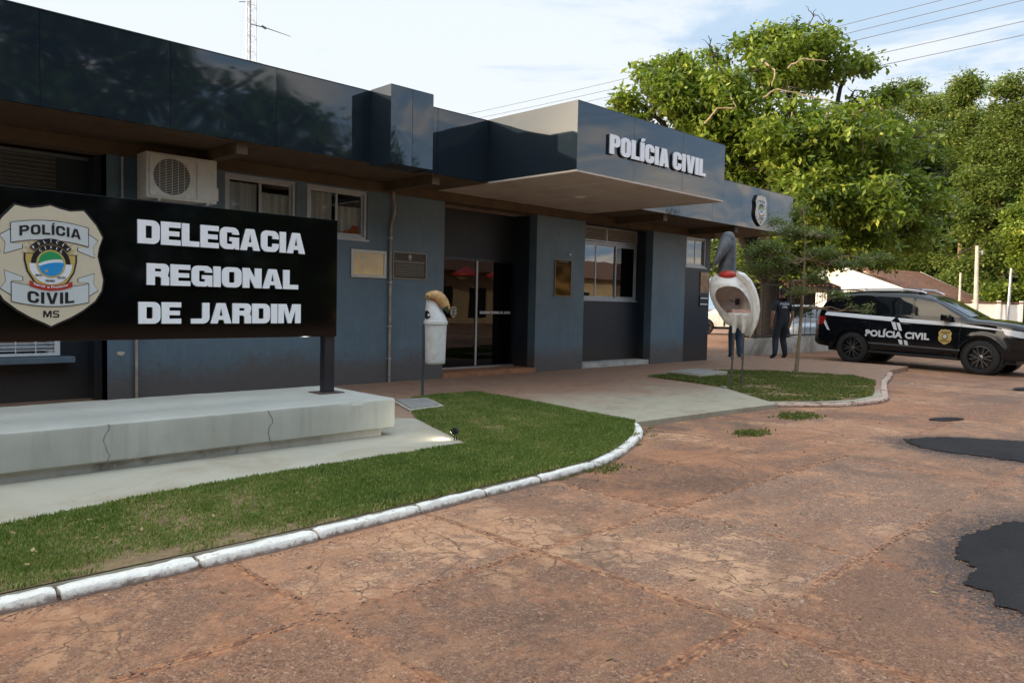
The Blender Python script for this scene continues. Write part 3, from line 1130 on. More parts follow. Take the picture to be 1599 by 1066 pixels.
ZW = 3.14            # top of the painted walls, the raw beam sits above
# left wing: recessed dark bay
wall_holes('wall', -32, .02, 3.13, ZW, [(-1.5, .66, 2.70, 3.135)], M['navy'], 10.85, 11.05)  # left run beyond view, lengthened to shade the lawn and road
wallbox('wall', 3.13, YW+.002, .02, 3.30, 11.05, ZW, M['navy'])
# blue wall with two windows
W1 = (4.64, 2.36, 5.72, 3.12)
W2 = (5.90, 2.36, 6.97, 3.12)
wall_holes('wall', 3.13, .02, 8.56, ZW, [W1, W2], M['blue'])
# side of the entrance recess, back wall over the door
DY = 11.02
DX0, DX1 = 8.58, 10.86
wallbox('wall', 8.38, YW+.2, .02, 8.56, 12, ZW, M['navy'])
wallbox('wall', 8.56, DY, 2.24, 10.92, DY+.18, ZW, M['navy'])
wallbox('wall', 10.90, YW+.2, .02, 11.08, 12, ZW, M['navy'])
wallbox('pillar', 10.90, YW, .02, 12.36, YW+.2, ZW, M['blue'])
# window bay
WBY = 10.80
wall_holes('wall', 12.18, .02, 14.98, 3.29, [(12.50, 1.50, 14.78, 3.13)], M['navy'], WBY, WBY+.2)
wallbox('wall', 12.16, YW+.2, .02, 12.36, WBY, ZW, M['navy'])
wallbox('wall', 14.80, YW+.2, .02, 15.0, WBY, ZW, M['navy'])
wallbox('pillar', 14.80, YW, .02, 16.17, YW+.2, ZW, M['blue'])
W3 = (16.22, 2.40, 17.12, 3.12)
wall_holes('wall', 16.17, .02, 17.33, ZW, [W3], M['navy'], YW+.02, YW+.2)
wallbox('wall', 17.15, YW+.2, .02, 17.33, 17, ZW, M['navy'])
wallbox('step', 8.56, YW-.02, ZP, 10.92, DY+.1, ZP+.085, M['brick'])
wallbox('step', 12.36, YW+.03, ZP, 14.80, WBY, ZP+.10, M['grimy'])
# raw beam over the walls and eave underside
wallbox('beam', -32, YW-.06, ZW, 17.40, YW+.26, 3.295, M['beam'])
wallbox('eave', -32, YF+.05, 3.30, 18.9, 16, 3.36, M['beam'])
for x, y0 in ((4.22, 9.12), (7.25, 9.1), (13.3, 9.1), (16.2, 9.1)):
    wallbox('rafter', x, y0, 3.16, x+.14, YW-.06, 3.298, M['beam'])
wallbox('roof', -32, YF+.06, 3.362, 18.9, 16, 3.9, M['dark'])  # roof, eave and beam extended unseen to block the low sun
# dark rooms behind the openings
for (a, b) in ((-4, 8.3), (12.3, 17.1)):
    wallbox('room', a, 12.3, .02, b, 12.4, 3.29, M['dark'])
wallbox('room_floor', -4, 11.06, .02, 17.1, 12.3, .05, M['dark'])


def panel_row(name, parent, x0, x1, z0, z1, y, thick, step_, seed, ends=True, tilt=.004):
    """row of cladding panels, each a hair out of true, with a real gap between"""
    r = random.Random(seed)
    mb = MB()
    n = max(1, round((x1-x0)/step_))
    w = (x1-x0)/n
    for i in range(n):
        a, b = x0+i*w+(.003 if i else 0), x0+(i+1)*w-(.003 if i < n-1 else 0)
        nx, nz = 8, 5
        t1, t2 = r.uniform(-tilt, tilt), r.uniform(-tilt, tilt)
        belly = r.uniform(-.002, .005)
        vs = []
        for j in range(nz+1):
            for k in range(nx+1):
                u, v = k/nx, j/nz
                # pinned at the edges, bellied in the middle
                bel = math.sin(math.pi*u)*math.sin(math.pi*v)
                yy = y+(t1*(u-.5)+t2*(v-.5))*.5-bel*belly
                vs.append((a+(b-a)*u, yy, z0+(z1-z0)*v))
        m_ = nx+1
        fs = [(j*m_+k, j*m_+k+1, (j+1)*m_+k+1, (j+1)*m_+k) for j in range(nz) for k in range(nx)]
        mb.add(vs, fs)
    mb.box(x0+.004, y+.008, z0+.003, x1-.004, y+thick, z1-.003)
    o = mb.build(name, M['acm'], parent)
    o.data.polygons.foreach_set('use_smooth', [True]*len(o.data.polygons))
    o.data.set_sharp_from_angle(angle=R(30))
    return o


def side_panel(name, parent, x, y0, y1, z0, z1, flip=1, seed=1):
    r = random.Random(seed)
    mb = MB()
    ny, nz = 10, 5
    vs = []
    for j in range(nz+1):
        for k in range(ny+1):
            u, v = k/ny, j/nz
            xx = x-flip*math.sin(math.pi*u)*math.sin(math.pi*v)*.004
            vs.append((xx, y0+(y1-y0)*u, z0+(z1-z0)*v))
    m_ = ny+1
    fs = [((j+1)*m_+k, (j+1)*m_+k+1, j*m_+k+1, j*m_+k) if flip > 0 else (j*m_+k, j*m_+k+1, (j+1)*m_+k+1, (j+1)*m_+k) for j in range(nz) for k in range(ny)]
    mb.add(vs, fs)
    o = mb.build(name, M['acm'], parent, smooth=True)
    return o


fa = panel_row('fascia', st, -31.59, 18.95, ZB, ZT, YF, .05, 1.28, 5)  # left end carried on out of view, also to keep sun off
side_panel('fascia_return', st, 18.955, YF, 16, ZB, ZT, -1, 3)
# thin metal cap along the top edge
mb = MB()
mb.box(-32, YF-.006, ZT, 18.96, YF+.14, ZT+.012)
mb.build('coping', M['black_metal'], st)
# the small square projection
bx = panel_row('fascia_box', st, 6.10, 6.82, ZB-.05, ZT+.02, 8.56, .03, .36, 11)
side_panel('box_side', bx, 6.098, 8.56, YF-.001, ZB-.05, ZT+.02, 1, 4)
side_panel('box_side', bx, 6.822, 8.56, YF-.001, ZB-.05, ZT+.02, -1, 6)
mb = MB()
mb.box(6.10, 8.56, ZT+.021, 6.82, YF+.02, ZT+.03)
mb.build('box_cap', M['black_metal'], bx)
mb = MB()
mb.box(6.11, 8.6, ZB-.04, 6.81, YF-.01, ZB-.03)
mb.build('box_underside', M['black_metal'], bx)
# entrance canopy
CX0, CX1, CY = 8.33, 12.36, 7.19
cn = panel_row('canopy', st, CX0, CX1, ZB+.02, ZT+.015, CY, .03, 1.35, 21)
side_panel('canopy_side', cn, CX0-.002, CY, YF-.001, ZB+.02, ZT+.015, 1, 7)
side_panel('canopy_side', cn, CX1+.002, CY, YF-.001, ZB+.02, ZT+.015, -1, 8)
mb = MB()
mb.box(CX0, CY, ZT+.016, CX1, YF+.05, ZT+.028)
mb.build('canopy_cap', M['black_metal'], cn)
mb = MB()
n_ = 4
for i in range(n_):
    a = CX0+.03+(CX1-CX0-.06)*i/n_
    b = CX0+.03+(CX1-CX0-.06)*(i+1)/n_-.012
    mb.box(a, CY+.025, ZB-.004, b, YW-.07, ZB+.016)
mb.box(CX0+.03, CY+.03, ZB+.017, CX1-.03, YW-.08, ZB+.022)
mb.build('soffit_panel', M['soffit'], cn)
mb = MB()
for i in range(1, n_):
    a = CX0+.03+(CX1-CX0-.06)*i/n_-.03
    mb.box(a, CY+.03, ZB-.010, a+.05, YW-.075, ZB-.0045)
mb.build('joint_strip', mat('soffit_strip', (.68, .60, .52), .5), cn)
mb = MB()
mb.box(CX0, CY+.003, ZB-.010, CX1, CY+.026, ZB+.019)
mb.box(CX0, CY+.026, ZB-.010, CX0+.028, YW-.08, ZB+.019)
mb.box(CX1-.028, CY+.026, ZB-.010, CX1, YW-.08, ZB+.019)
mb.build('edge_trim', M['soffit'], cn)
mb = MB()
mb.lathe([(.0, ZB-.03), (.07, ZB-.03), (.10, ZB-.018), (.11, ZB-.0045), (.0, ZB-.0045)], 24, Matrix.Translation((10.35, 8.85, 0)))
mb.build('ceiling_light', M['white_metal'], cn, smooth=True)

# ------------------------------------------------------------------ heavy block letters, drawn by hand


def rrect(x0, z0, x1, z1, r, n=6):
    """rounded rectangle, r = (bl, br, tr, tl)"""
    out = []
    for (cx, cz, a0), q in zip(((x0, z0, 180), (x1, z0, 270), (x1, z1, 0), (x0, z1, 90)), r):
        if q <= 0:
            out.append((cx, cz))
            continue
        ox = cx+(q if a0 in (180, 90) else -q)
        oz = cz+(q if a0 in (180, 270) else -q)
        for k in range(n+1):
            t = R(a0+90*k/n)
            out.append((ox+q*math.cos(t), oz+q*math.sin(t)))
    return out


def arc(cx, cz, rx, rz, a0, a1, n=8):
    return [(cx+rx*math.cos(R(a0+(a1-a0)*k/n)), cz+rz*math.sin(R(a0+(a1-a0)*k/n))) for k in range(n+1)]


def glyph(ch, w, v, h):
    """loops of a letter of height 1 and width w; v upright stroke, h level stroke. returns list of (outline, holes...)"""
    r = min(.30, w*.42)
    ri = max(.02, r-max(v, h)*.75)
    if ch == 'D': return [[rrect(0, 0, w, 1, (0, r, r, 0)), rrect(v, h, w-v, 1-h, (0, ri, ri, 0))]], w
    if ch == 'O': return [[rrect(0, 0, w, 1, (r, r, r, r)), rrect(v, h, w-v, 1-h, (ri, ri, ri, ri))]], w
    if ch == 'E': return [[[(0, 0), (w*.92, 0), (w*.92, h), (v, h), (v, .5-h*.45), (w*.86, .5-h*.45), (w*.86, .5+h*.45), (v, .5+h*.45), (v, 1-h), (w*.92, 1-h), (w*.92, 1), (0, 1)]]], w*.92
    if ch == 'L': return [[[(0, 0), (w*.85, 0), (w*.85, h), (v, h), (v, 1), (0, 1)]]], w*.85
    if ch == 'I': return [[[(0, 0), (v, 0), (v, 1), (0, 1)]]], v
    if ch == 'Í': return [[[(0, 0), (v, 0), (v, 1), (0, 1)]], [[(v*.15, 1.05), (v*.75, 1.05), (v*1.25, 1.23), (v*.45, 1.23)]]], v
    if ch in 'CG':
        o = arc(w-r, 1-r, r, r, 0, 90)+arc(r, 1-r, r, r, 90, 180)+arc(r, r, r, r, 180, 270)
        if ch == 'C':
            o += arc(w-r, r, r, r, 270, 360)+[(w, .40), (w-v, .40)]
            o += arc(w-v-ri, h+ri, ri, ri, 0, -90)+arc(v+ri, h+ri, ri, ri, 270, 180)+arc(v+ri, 1-h-ri, ri, ri, 180, 90)+arc(w-v-ri, 1-h-ri, ri, ri, 90, 0)
            o += [(w-v, .62), (w, .62)]
        else:
            o += [(w-v*.9, 0), (w-v*.62, .06), (w-v*.5, 0), (w, 0), (w, .55), (w*.5, .55), (w*.5, .55-h*.8), (w-v, .55-h*.8), (w-v, h+ri*.4)]
            o += arc(w-v-ri*.6, h+ri*.4, ri*.6, ri*.4, 0, -90, 3)+arc(v+ri, h+ri, ri, ri, 270, 180)+arc(v+ri, 1-h-ri, ri, ri, 180, 90)+arc(w-v-ri, 1-h-ri, ri, ri, 90, 0)
            o += [(w-v, .68), (w, .68)]
        return [[o]], w
    if ch == 'P':
        o = [(0, 0), (v, 0), (v, .38)]+arc(w-r, .38+r, r, r, 270, 360)+arc(w-r, 1-r, r, r, 0, 90)+[(0, 1)]
        return [[o, rrect(v, .38+h, w-v, 1-h, (0, ri*.7, ri*.7, 0), 3)]], w
    if ch == 'R':
        q = r*.8
        o = [(0, 0), (v, 0), (v, .40), (w*.55, .40), (w-v, .33), (w-v, 0), (w, 0), (w, .36), (w*.93, .45)]+arc(w-q, .5+q, q, q, -20, 0, 2)+arc(w-q, 1-q, q, q, 0, 90)+[(0, 1)]
        return [[o, rrect(v, .40+h, w-v, 1-h, (0, ri*.5, ri*.5, 0), 3)]], w
    if ch == 'A':
        W_ = w*1.08
        t = v*.62
        o = [(0, 0), (v, 0), (v+.05*w, .18), (W_-v-.05*w, .18), (W_-v, 0), (W_, 0), (W_/2+t, 1), (W_/2-t, 1)]
        return [[o, [(v+.10*w, .18+h*.85), (W_-v-.10*w, .18+h*.85), (W_/2, .80)]]], W_
    if ch == 'N': return [[[(0, 0), (v, 0), (v, .52), (w-v, 0), (w, 0), (w, 1), (w-v, 1), (w-v, .50), (v, 1), (0, 1)]]], w
    if ch == 'M':
        W_ = w*1.32
        return [[[(0, 0), (v*.9, 0), (v*.9, .70), (W_/2-v*.28, 0), (W_/2+v*.28, 0), (W_-v*.9, .70), (W_-v*.9, 0), (W_, 0), (W_, 1), (W_-v*1.35, 1), (W_/2, .42), (v*1.35, 1), (0, 1)]]], W_
    if ch == 'J':
        W_ = w*.92
        o = arc(W_-r, r, r, r, 270, 360)+[(W_, 1), (W_-v, 1)]+arc(W_-v-ri, h+ri, ri, ri, 0, -90)+[(0, h), (0, 0)]
        return [[o]], W_
    if ch == 'S':
        q = r*.8
        o = [(0, 0)]+arc(w-q, q, q, q, 270, 360)+arc(w-q, .5+h/2-q, q, q, 0, 90)+[(v, .5+h/2), (v, 1-h), (w, 1-h), (w, 1)]+arc(q, 1-q, q, q, 90, 180)+arc(q, .5-h/2+q, q, q, 180, 270)+[(w-v, .5-h/2), (w-v, h), (0, h)]
        return [[o]], w
    if ch == 'V':
        W_ = w*1.05
        return [[[(W_/2-v*.6, 0), (W_/2+v*.6, 0), (W_, 1), (W_-v, 1), (W_/2, .30), (v, 1), (0, 1)]]], W_
    return [], w*.5


def block_text(name, s, x0, x1, z0, z1, y, depth, parent, wid=.9, v=.30, h=.25, gap=.07, F=None, mts=None):
    """one line of heavy capitals fitted into the rectangle, front face at y"""
    items = []
    x = 0
    for ch in s:
        if ch == ' ':
            x += wid*.42
            continue
        gl, w = glyph(ch, wid, v, h)
        items.append((x, gl))
        x += w+gap
    tot = x-gap
    sx, sz = (x1-x0)/tot, (z1-z0)
    mb = MB()
    for ox, gl in items:
        for loops in gl:
            mb.prism([[(x0+(px+ox)*sx, z0+pz*sz) for px, pz in lp] for lp in loops], y, y+depth, F=F)
    return mb.build(name, mts or M['letter'], parent)


# raised lettering on the canopy front
block_text('lettering', 'POLÍCIA CIVIL', 9.02, 11.67, 3.64, 3.925, CY-.045, .016, cn, wid=.56, v=.235, h=.19, gap=.05)
block_text('lettering_edge', 'POLÍCIA CIVIL', 9.005, 11.66, 3.63, 3.92, CY-.028, .026, cn, wid=.56, v=.235, h=.19, gap=.05, mts=M['letter_side'])

# ------------------------------------------------------------------ windows


def frame_rect(mb, x0, z0, x1, z1, y0, y1, t):
    mb.box(x0, y0, z0, x1, y1, z0+t)
    mb.box(x0, y0, z1-t, x1, y1, z1)
    mb.box(x0, y0, z0+t, x0+t, y1, z1-t)
    mb.box(x1-t, y0, z0+t, x1, y1, z1-t)


def curtain_mesh(x0, x1, z0, z1, y, seed):
    mb = MB()
    n = int((x1-x0)/.012)
    r = random.Random(seed)
    ph = r.uniform(0, 6)
    top, bot = [], []
    for i in range(n+1):
        x = x0+(x1-x0)*i/n
        d = .018*math.sin(x*55+ph)+.01*math.sin(x*23+ph*2)
        bot.append((x, y+d*1.15, z0+.004*math.sin(x*9)))
        top.append((x, y+d*.8, z1))
    mb.add(bot+top, [(i, i+1, n+2+i, n+1+i) for i in range(n)])
    return mb


def window(x0, z0, x1, z1, y, panes, label, glassmat, curt=None, split_top=None, sill=True):
    """sliding window, an empty of its own under the station"""
    w = thing('window', None, None, (0, 0, 0))
    w.parent = st
    if label: w['label'] = label
    mb = MB()
    frame_rect(mb, x0, z0, x1, z1, y-.02, y+.06, .045)
    mb.build('frame', M['frame'], w, bevel=.003)
    xs = [x0+.046+(x1-x0-.092)*i/panes for i in range(panes+1)]
    for i in range(panes):
        sb = MB()
        yy = y+(.012 if i % 2 == 0 else .034)
        frame_rect(sb, xs[i]+(0 if i == 0 else -.012), z0+.046, xs[i+1]+(0 if i == panes-1 else .012), z1-.046, yy-.012, yy+.010, .036)
        s_ = sb.build('sash', M['frame'], w)
        g = MB()
        g.box(xs[i]+.02, yy-.003, z0+.08, xs[i+1]-.02, yy+.002, z1-.08)
        gm = glassmat[i] if isinstance(glassmat, list) else glassmat
        g.build('pane', gm, w)
    if curt:
        for i, (a, b, c, d) in enumerate(curt):
            curtain_mesh(a, b, c, d, y+.085, i+int(x0*10)).build('curtain', M['curtain'], w, smooth=True)
    if sill:
        mb = MB()
        mb.box(x0-.03, y-.05, z0-.03, x1+.03, y-.021, z0-.001)
        mb.build('sill', M['frame'], w)
    return w


window(*W1, YW+.04, 2, 'left grey window with pale curtains in the blue wall', M['glass'], [(4.70, 5.16, 2.40, 3.02), (5.20, 5.66, 2.40, 2.92)])
w2 = window(*W2, YW+.04, 2, 'right grey window with pale curtains in the blue wall', M['glass'], [(5.95, 6.40, 2.40, 3.04), (6.46, 6.92, 2.40, 2.86)])
mb = MB()
mb.prism([[(6.52, 2.45), (6.88, 2.45), (6.86, 2.56), (6.78, 2.58), (6.72, 2.51)]], YW+.10, YW+.12)
mb.build('orange_cloth', mat('orange_cloth', (.45, .13, .05), .8), w2)
window(*W3, YW+.05, 2, 'small window at the far right end of the facade', M['glass_mirror'], None)
# big bay window with the louvred head
bw = window(12.52, 1.52, 14.76, 2.80, WBY+.03, 3, 'large three pane window with louvred head right of the entrance', [M['glass_mirror'], M['glass_mirror'], M['glass_dark']], [(12.6, 13.9, 1.6, 2.7)])
mb = MB()
for i in range(6):
    z = 2.83+i*.052
    for a, b in ((12.56, 13.60), (13.64, 14.72)):
        mb.add([(a, WBY+.005, z), (b, WBY+.005, z), (b, WBY+.045, z+.044), (a, WBY+.045, z+.044), (a, WBY+.008, z-.005), (b, WBY+.008, z-.005), (b, WBY+.048, z+.039), (a, WBY+.048, z+.039)],
               [(0, 1, 2, 3), (7, 6, 5, 4), (0, 4, 5, 1), (3, 2, 6, 7), (0, 3, 7, 4), (1, 5, 6, 2)])
mb.build('louvre', mat('pale_louvre', (.50, .46, .42), .5), bw)
mb = MB()
frame_rect(mb, 12.52, 2.81, 14.76, 3.14, WBY, WBY+.06, .03)
mb.box(13.605, WBY, 2.845, 13.635, WBY+.06, 3.105)
mb.build('louvre_frame', M['frame'], bw)
# left bay window, half hidden by the sign: sashes below, louvre above, iron grille
LBY = 10.85
lw = window(-1.46, .70, 2.66, 2.62, LBY+.06, 6, 'wide window of the dark left bay with louvred head', M['glass_mirror'], None, sill=False)
lw2 = MB()
for i in range(9):
    z = 2.66+i*.052
    lw2.add([(-1.46, LBY+.012, z), (3.10, LBY+.012, z), (3.10, LBY+.05, z+.046), (-1.46, LBY+.05, z+.046), (-1.46, LBY+.016, z-.006), (3.10, LBY+.016, z-.006), (3.10, LBY+.054, z+.04), (-1.46, LBY+.054, z+.04)],
            [(0, 1, 2, 3), (7, 6, 5, 4), (0, 4, 5, 1), (3, 2, 6, 7), (0, 3, 7, 4), (1, 5, 6, 2)])
lw2.build('louvre', mat('dim_louvre', (.20, .19, .18), .5), lw)
mb = MB()
frame_rect(mb, 1.9, 2.15, 3.11, 3.13, LBY-.03, LBY-.002, .04)
mb.box(2.55, LBY-.03, 2.19, 2.59, LBY-.002, 2.66)
mb.box(1.94, LBY-.03, 2.62, 3.07, LBY-.002, 2.66)
mb.build('louvre_frame', mat('dull_frame', (.15, .165, .18), .5, .2), lw)
gr = MB()
yg = 10.70
for z in (.70, .745, .79, .9, 1.0, 1.1, 1.2):
    gr.tube([(-1.4, yg, z), (2.62, yg, z)], .0065, 6)
for i in range(19):
    x = 2.42-i*.21
    gr.tube([(x, yg-.004, .66), (x, yg-.004, 1.22)], .0075, 6)
gr.box(-1.44, yg-.018, .635, 2.68, yg+.018, .668)
gr.box(2.62, yg-.018, .668, 2.68, yg+.018, 1.25)
for x in (2.60,):
    gr.box(x-.04, yg+.018, .65, x+.04, 10.85, .69)
gr.build('grille', M['white_metal'], lw)
mb = MB()
mb.box(-1.6, yg-.10, .545, 2.83, 10.85, .622)
mb.build('sill', M['blue'], lw, bevel=.006)

# ------------------------------------------------------------------ entrance door
dr = thing('entrance_door', None, None)
dr.parent = st
mb = MB()
frame_rect(mb, DX0, .147, DX1+.02, 2.24, DY-.03, DY+.04, .045)
mb.build('frame', M['black_metal'], dr)
mb = MB()
DM = 9.88
mb.box(DM-.022, DY-.045, .19, DM+.022, DY-.012, 2.195)
mb.build('meeting_stile', M['galv'], dr)
for a, b in ((DX0+.045, DM-.022), (DM+.022, 10.84)):
    mb = MB()
    mb.box(a, DY-.028, .192, b, DY-.018, 2.195)
    mb.build('pane', M['glass_dark'], dr)
mb = MB()
mb.box(DX0, DY-.06, .146, 10.9, DY-.031, .17)
mb.build('threshold', M['galv'], dr)
block_text('lettering', 'DELEGACIA REGIONAL DE JARDIM', 9.98, 10.80, 1.185, 1.235, DY-.034, .003, dr, wid=.8, v=.26, h=.2)
wallbox('reception', 8.6, 12.9, .02, 11.9, 13.0, 2.6, M['dark'])

# ------------------------------------------------------------------ text with the built-in face


def text_mb(s, x0, x1, z0, z1, y, depth, bold=.02, F=None, bend=0, mb=None, mi=0, spacing=1.0):
    """built-in lettering fitted into a rectangle, returns a MB (front at y)"""
    cu = bpy.data.curves.new('t', 'FONT')
    cu.body = s
    cu.offset = bold
    cu.resolution_u = 3
    cu.space_character = spacing
    ob = bpy.data.objects.new('t', cu)
    C.objects.link(ob)
    bpy.context.view_layer.update()
    me = ob.evaluated_get(bpy.context.evaluated_depsgraph_get()).to_mesh()
    vs = [v.co.copy() for v in me.vertices]
    fs = [tuple(p.vertices) for p in me.polygons]
    ob.to_mesh_clear()
    bpy.data.objects.remove(ob)
    bpy.data.curves.remove(cu)
    ax, bx_ = min(v.x for v in vs), max(v.x for v in vs)
    az, bz = min(v.y for v in vs), max(v.y for v in vs)
    if any(c in s for c in 'ÍÓÇ'):      # accents stand above the cap height
        bz = az+(bz-az)*.80
    out = []
    xm = (x0+x1)/2
    F = F or (lambda v: v)
    for v in vs:
        x = x0+(v.x-ax)/(bx_-ax)*(x1-x0)
        z = z0+(v.y-az)/(bz-az)*(z1-z0)-bend*(x-xm)**2
        out.append(Vector((x, y, z)))
    n = len(out)
    mb = mb or MB()
    mb.add([F(v) for v in out]+[F(v+Vector((0, depth, 0))) for v in out], fs+[tuple(i+n for i in f[::-1]) for f in fs], mi)
    # sides
    cnt = {}
    for f in fs:
        for a, b in zip(f, f[1:]+f[:1]):
            cnt[(a, b)] = 1
    base = len(mb.v)-2*n
    for (a, b) in cnt:
        if (b, a) not in cnt:
            mb.f.append((base+a, base+a+n, base+b+n, base+b))
            mb.mi.append(mi)
    return mb


# ------------------------------------------------------------------ the civil police shield


def shield(root, F, detail=2, T=.004, plate=.02, trim=True):
    """emblem in its own plane: x -.42..+.42, z -.5..+.5, layers step towards -y"""
    half = [(0, .475), (.07, .455), (.15, .440), (.262, .455), (.36, .345), (.415, .245), (.385, .16), (.372, .085), (.395, -.01), (.418, -.11), (.405, -.20),
            (.35, -.29), (.25, -.37), (.15, -.43), (.06, -.47), (0, -.50)]
    out = half+[(-x, z) for x, z in half[-2:0:-1]]

    def sc(lp, k, dz=0): return [(x*k, z*k+dz) for x, z in lp]
    if trim:
        mb = MB()
        mb.prism([sc(out, 1.035)], .0, plate, F=F)
        mb.build('backing', M['inkblack'], root)
    mb = MB()
    mb.prism([out], -T, -.0002, F=F)
    mb.build('plate', M['beigeplate'], root)

    def layer(name, mat_, loops, lv, par=None, th=None):
        mb = MB()
        for lp in loops:
            mb.prism(lp, -T*(1+lv*.45), -T*(1+lv*.45)+T*.40, F=F)
        return mb.build(name, mat_, par or root)
    # two ribbons, curved, with folded tails
    def ribbon(zc, up, par_name):
        def bow(x): return zc-up*x*x*.55
        hw, hh = .295, .075
        xs = [-hw+2*hw*i/16 for i in range(17)]
        body = [(x, bow(x)-hh) for x in xs]+[(x, bow(x)+hh) for x in xs[::-1]]
        loops = [[body]]
        tails = []
        for s_ in (-1, 1):
            e = bow(hw)
            sgn = up/abs(up)
            # fold and swallow tail
            tails.append([[(s_*.215, e-sgn*(hh+.035)), (s_*.295, e-sgn*hh), (s_*.295, e-sgn*(hh+.002)+.0), (s_*.218, e-sgn*(hh+.004))]])
            tails.append([[(s_*.297, e-sgn*.09), (s_*.297, e+sgn*.025), (s_*.375, e-sgn*.025), (s_*.335, e-sgn*.08), (s_*.345, e-sgn*.165), (s_*.215, e-sgn*.118), (s_*.215, e-sgn*(hh+.012))]])
        def grow(lp, g):
            cx = sum(p[0] for p in lp)/len(lp)
            cz = sum(p[1] for p in lp)/len(lp)
            w_ = max(p[0] for p in lp)-min(p[0] for p in lp)
            h_ = max(p[1] for p in lp)-min(p[1] for p in lp)
            return [(cx+(x-cx)*(1+2*g/w_), cz+(z-cz)*(1+2*g/h_)) for x, z in lp]
        r_ = layer(par_name, M['inkblack'], [[grow(body, .006)]], 3)
        for l in tails[1::2]: layer('ribbon_fold', M['inkblack'], [[grow(l[0], .006)]], 1, r_)
        for l in tails[1::2]: layer('ribbon_tail', M['ribbon'], [l], 2, r_)
        layer('ribbon_band', M['ribbon'], [[body]], 4, r_)
        return r_
    r1 = ribbon(.275, .75, 'ribbon')
    r2 = ribbon(-.262, -.75, 'ribbon')
    block_text('lettering', 'POLÍCIA', -.235, .235, .240, .318, -T*3.4, T*.5, r1, wid=.80, v=.23, h=.19, gap=.13, F=lambda v: F(Vector((v.x, v.y, v.z-.42*v.x*v.x))), mts=M['inkblack'])
    block_text('lettering', 'CIVIL', -.18, .18, -.320, -.228, -T*3.4, T*.5, r2, wid=.80, v=.23, h=.19, gap=.14, F=lambda v: F(Vector((v.x, v.y, v.z+.42*v.x*v.x))), mts=M['inkblack'])
    block_text('lettering', 'MS', -.062, .062, -.430, -.375, -T*1.5, T*.5, root, wid=.74, v=.20, h=.17, gap=.14, F=F, mts=M['inkblack'])
    # central emblem
    cz = .005
    rays = []
    for i in range(25):
        a = 22+136*i/24
        ro = .235 if i % 2 == 0 else .205
        rays.append([[(.13*math.cos(R(a-2.2)), cz+.0+.13*math.sin(R(a-2.2))), (ro*math.cos(R(a-1.1)), cz+ro*math.sin(R(a-1.1))), (ro*math.cos(R(a+1.1)), cz+ro*math.sin(R(a+1.1))), (.13*math.cos(R(a+2.2)), cz+.13*math.sin(R(a+2.2)))]])
    em = layer('emblem', M['gold'], rays, 1)

    def ring(r0_, r1_, a0, a1, n=24, oz=0):
        return [(r1_*math.cos(R(a0+(a1-a0)*k/n)), cz+oz+r1_*math.sin(R(a0+(a1-a0)*k/n))) for k in range(n+1)] + \
               [(r0_*math.cos(R(a1+(a0-a1)*k/n)), cz+oz+r0_*math.sin(R(a1+(a0-a1)*k/n))) for k in range(n+1)]
    h2 = [(.08, .11), (.13, .085), (.205, .085), (.205, .03), (.185, -.06), (.13, -.15), (.06, -.205), (0, -.225)]
    sh = [(0, .12)]+h2+[(-x, z) for x, z in h2[-2::-1]]
    layer('emblem_edge', M['inkblack'], [[[(x, z+cz-.005) for x, z in sh]]], 2, em)
    layer('emblem_field', M['gold'], [[[(x*.93, z*.93+cz-.005) for x, z in sh]]], 3, em)
    layer('emblem_band', M['emb_white'], [[ring(.112, .165, 180, 360)]], 4, em)
    layer('emblem_arc', M['inkblack'], [[ring(.112, .152, 0, 180)], [ring(.160, .205, 38, 142)]], 4.2, em)
    layer('emblem_rim', M['gold'], [[ring(.100, .113, 0, 359.9, 48)]], 5.2, em)
    disc = [(.101*math.cos(R(k*7.5)), .101*math.sin(R(k*7.5))) for k in range(48)]
    layer('emblem_disc', M['emb_white'], [[[(x, z+cz) for x, z in disc]]], 4.9, em)
    def cut(lo, hi, n=14):
        pts = []
        for k in range(n+1):
            x = -.099+.198*k/n
            c = math.sqrt(max(0, .0995**2-x*x))
            pts.append((x, max(-c, min(c, lo(x)))))
        for k in range(n+1):
            x = .099-.198*k/n
            c = math.sqrt(max(0, .0995**2-x*x))
            pts.append((x, max(-c, min(c, hi(x)))))
        return [(x, z+cz) for x, z in pts]
    sw = lambda x: .022+.20*x-1.6*x*x
    layer('emblem_green', M['emb_green'], [[cut(lambda x: sw(x)+.012, lambda x: 1)]], 5.9, em)
    layer('emblem_blue', M['emb_blue'], [[cut(lambda x: -1, lambda x: sw(x)-.014)]], 5.9, em)
    star = []
    for k in range(10):
        q = .018 if k % 2 == 0 else .007
        star.append((-.035+q*math.sin(k*math.pi/5), cz-.058+q*math.cos(k*math.pi/5)))
    layer('emblem_star', M['gold'], [[star]], 6.6, em)
    rb = [(-.165+.33*i/14, -.165-.035*(1-((i-7)/7)**2)) for i in range(15)]
    band = [(x, z-.022) for x, z in rb]+[(x, z+.022) for x, z in rb[::-1]]
    layer('emblem_scroll', M['emb_red'], [[[(x, z+.01) for x, z in band]]], 6.6, em)
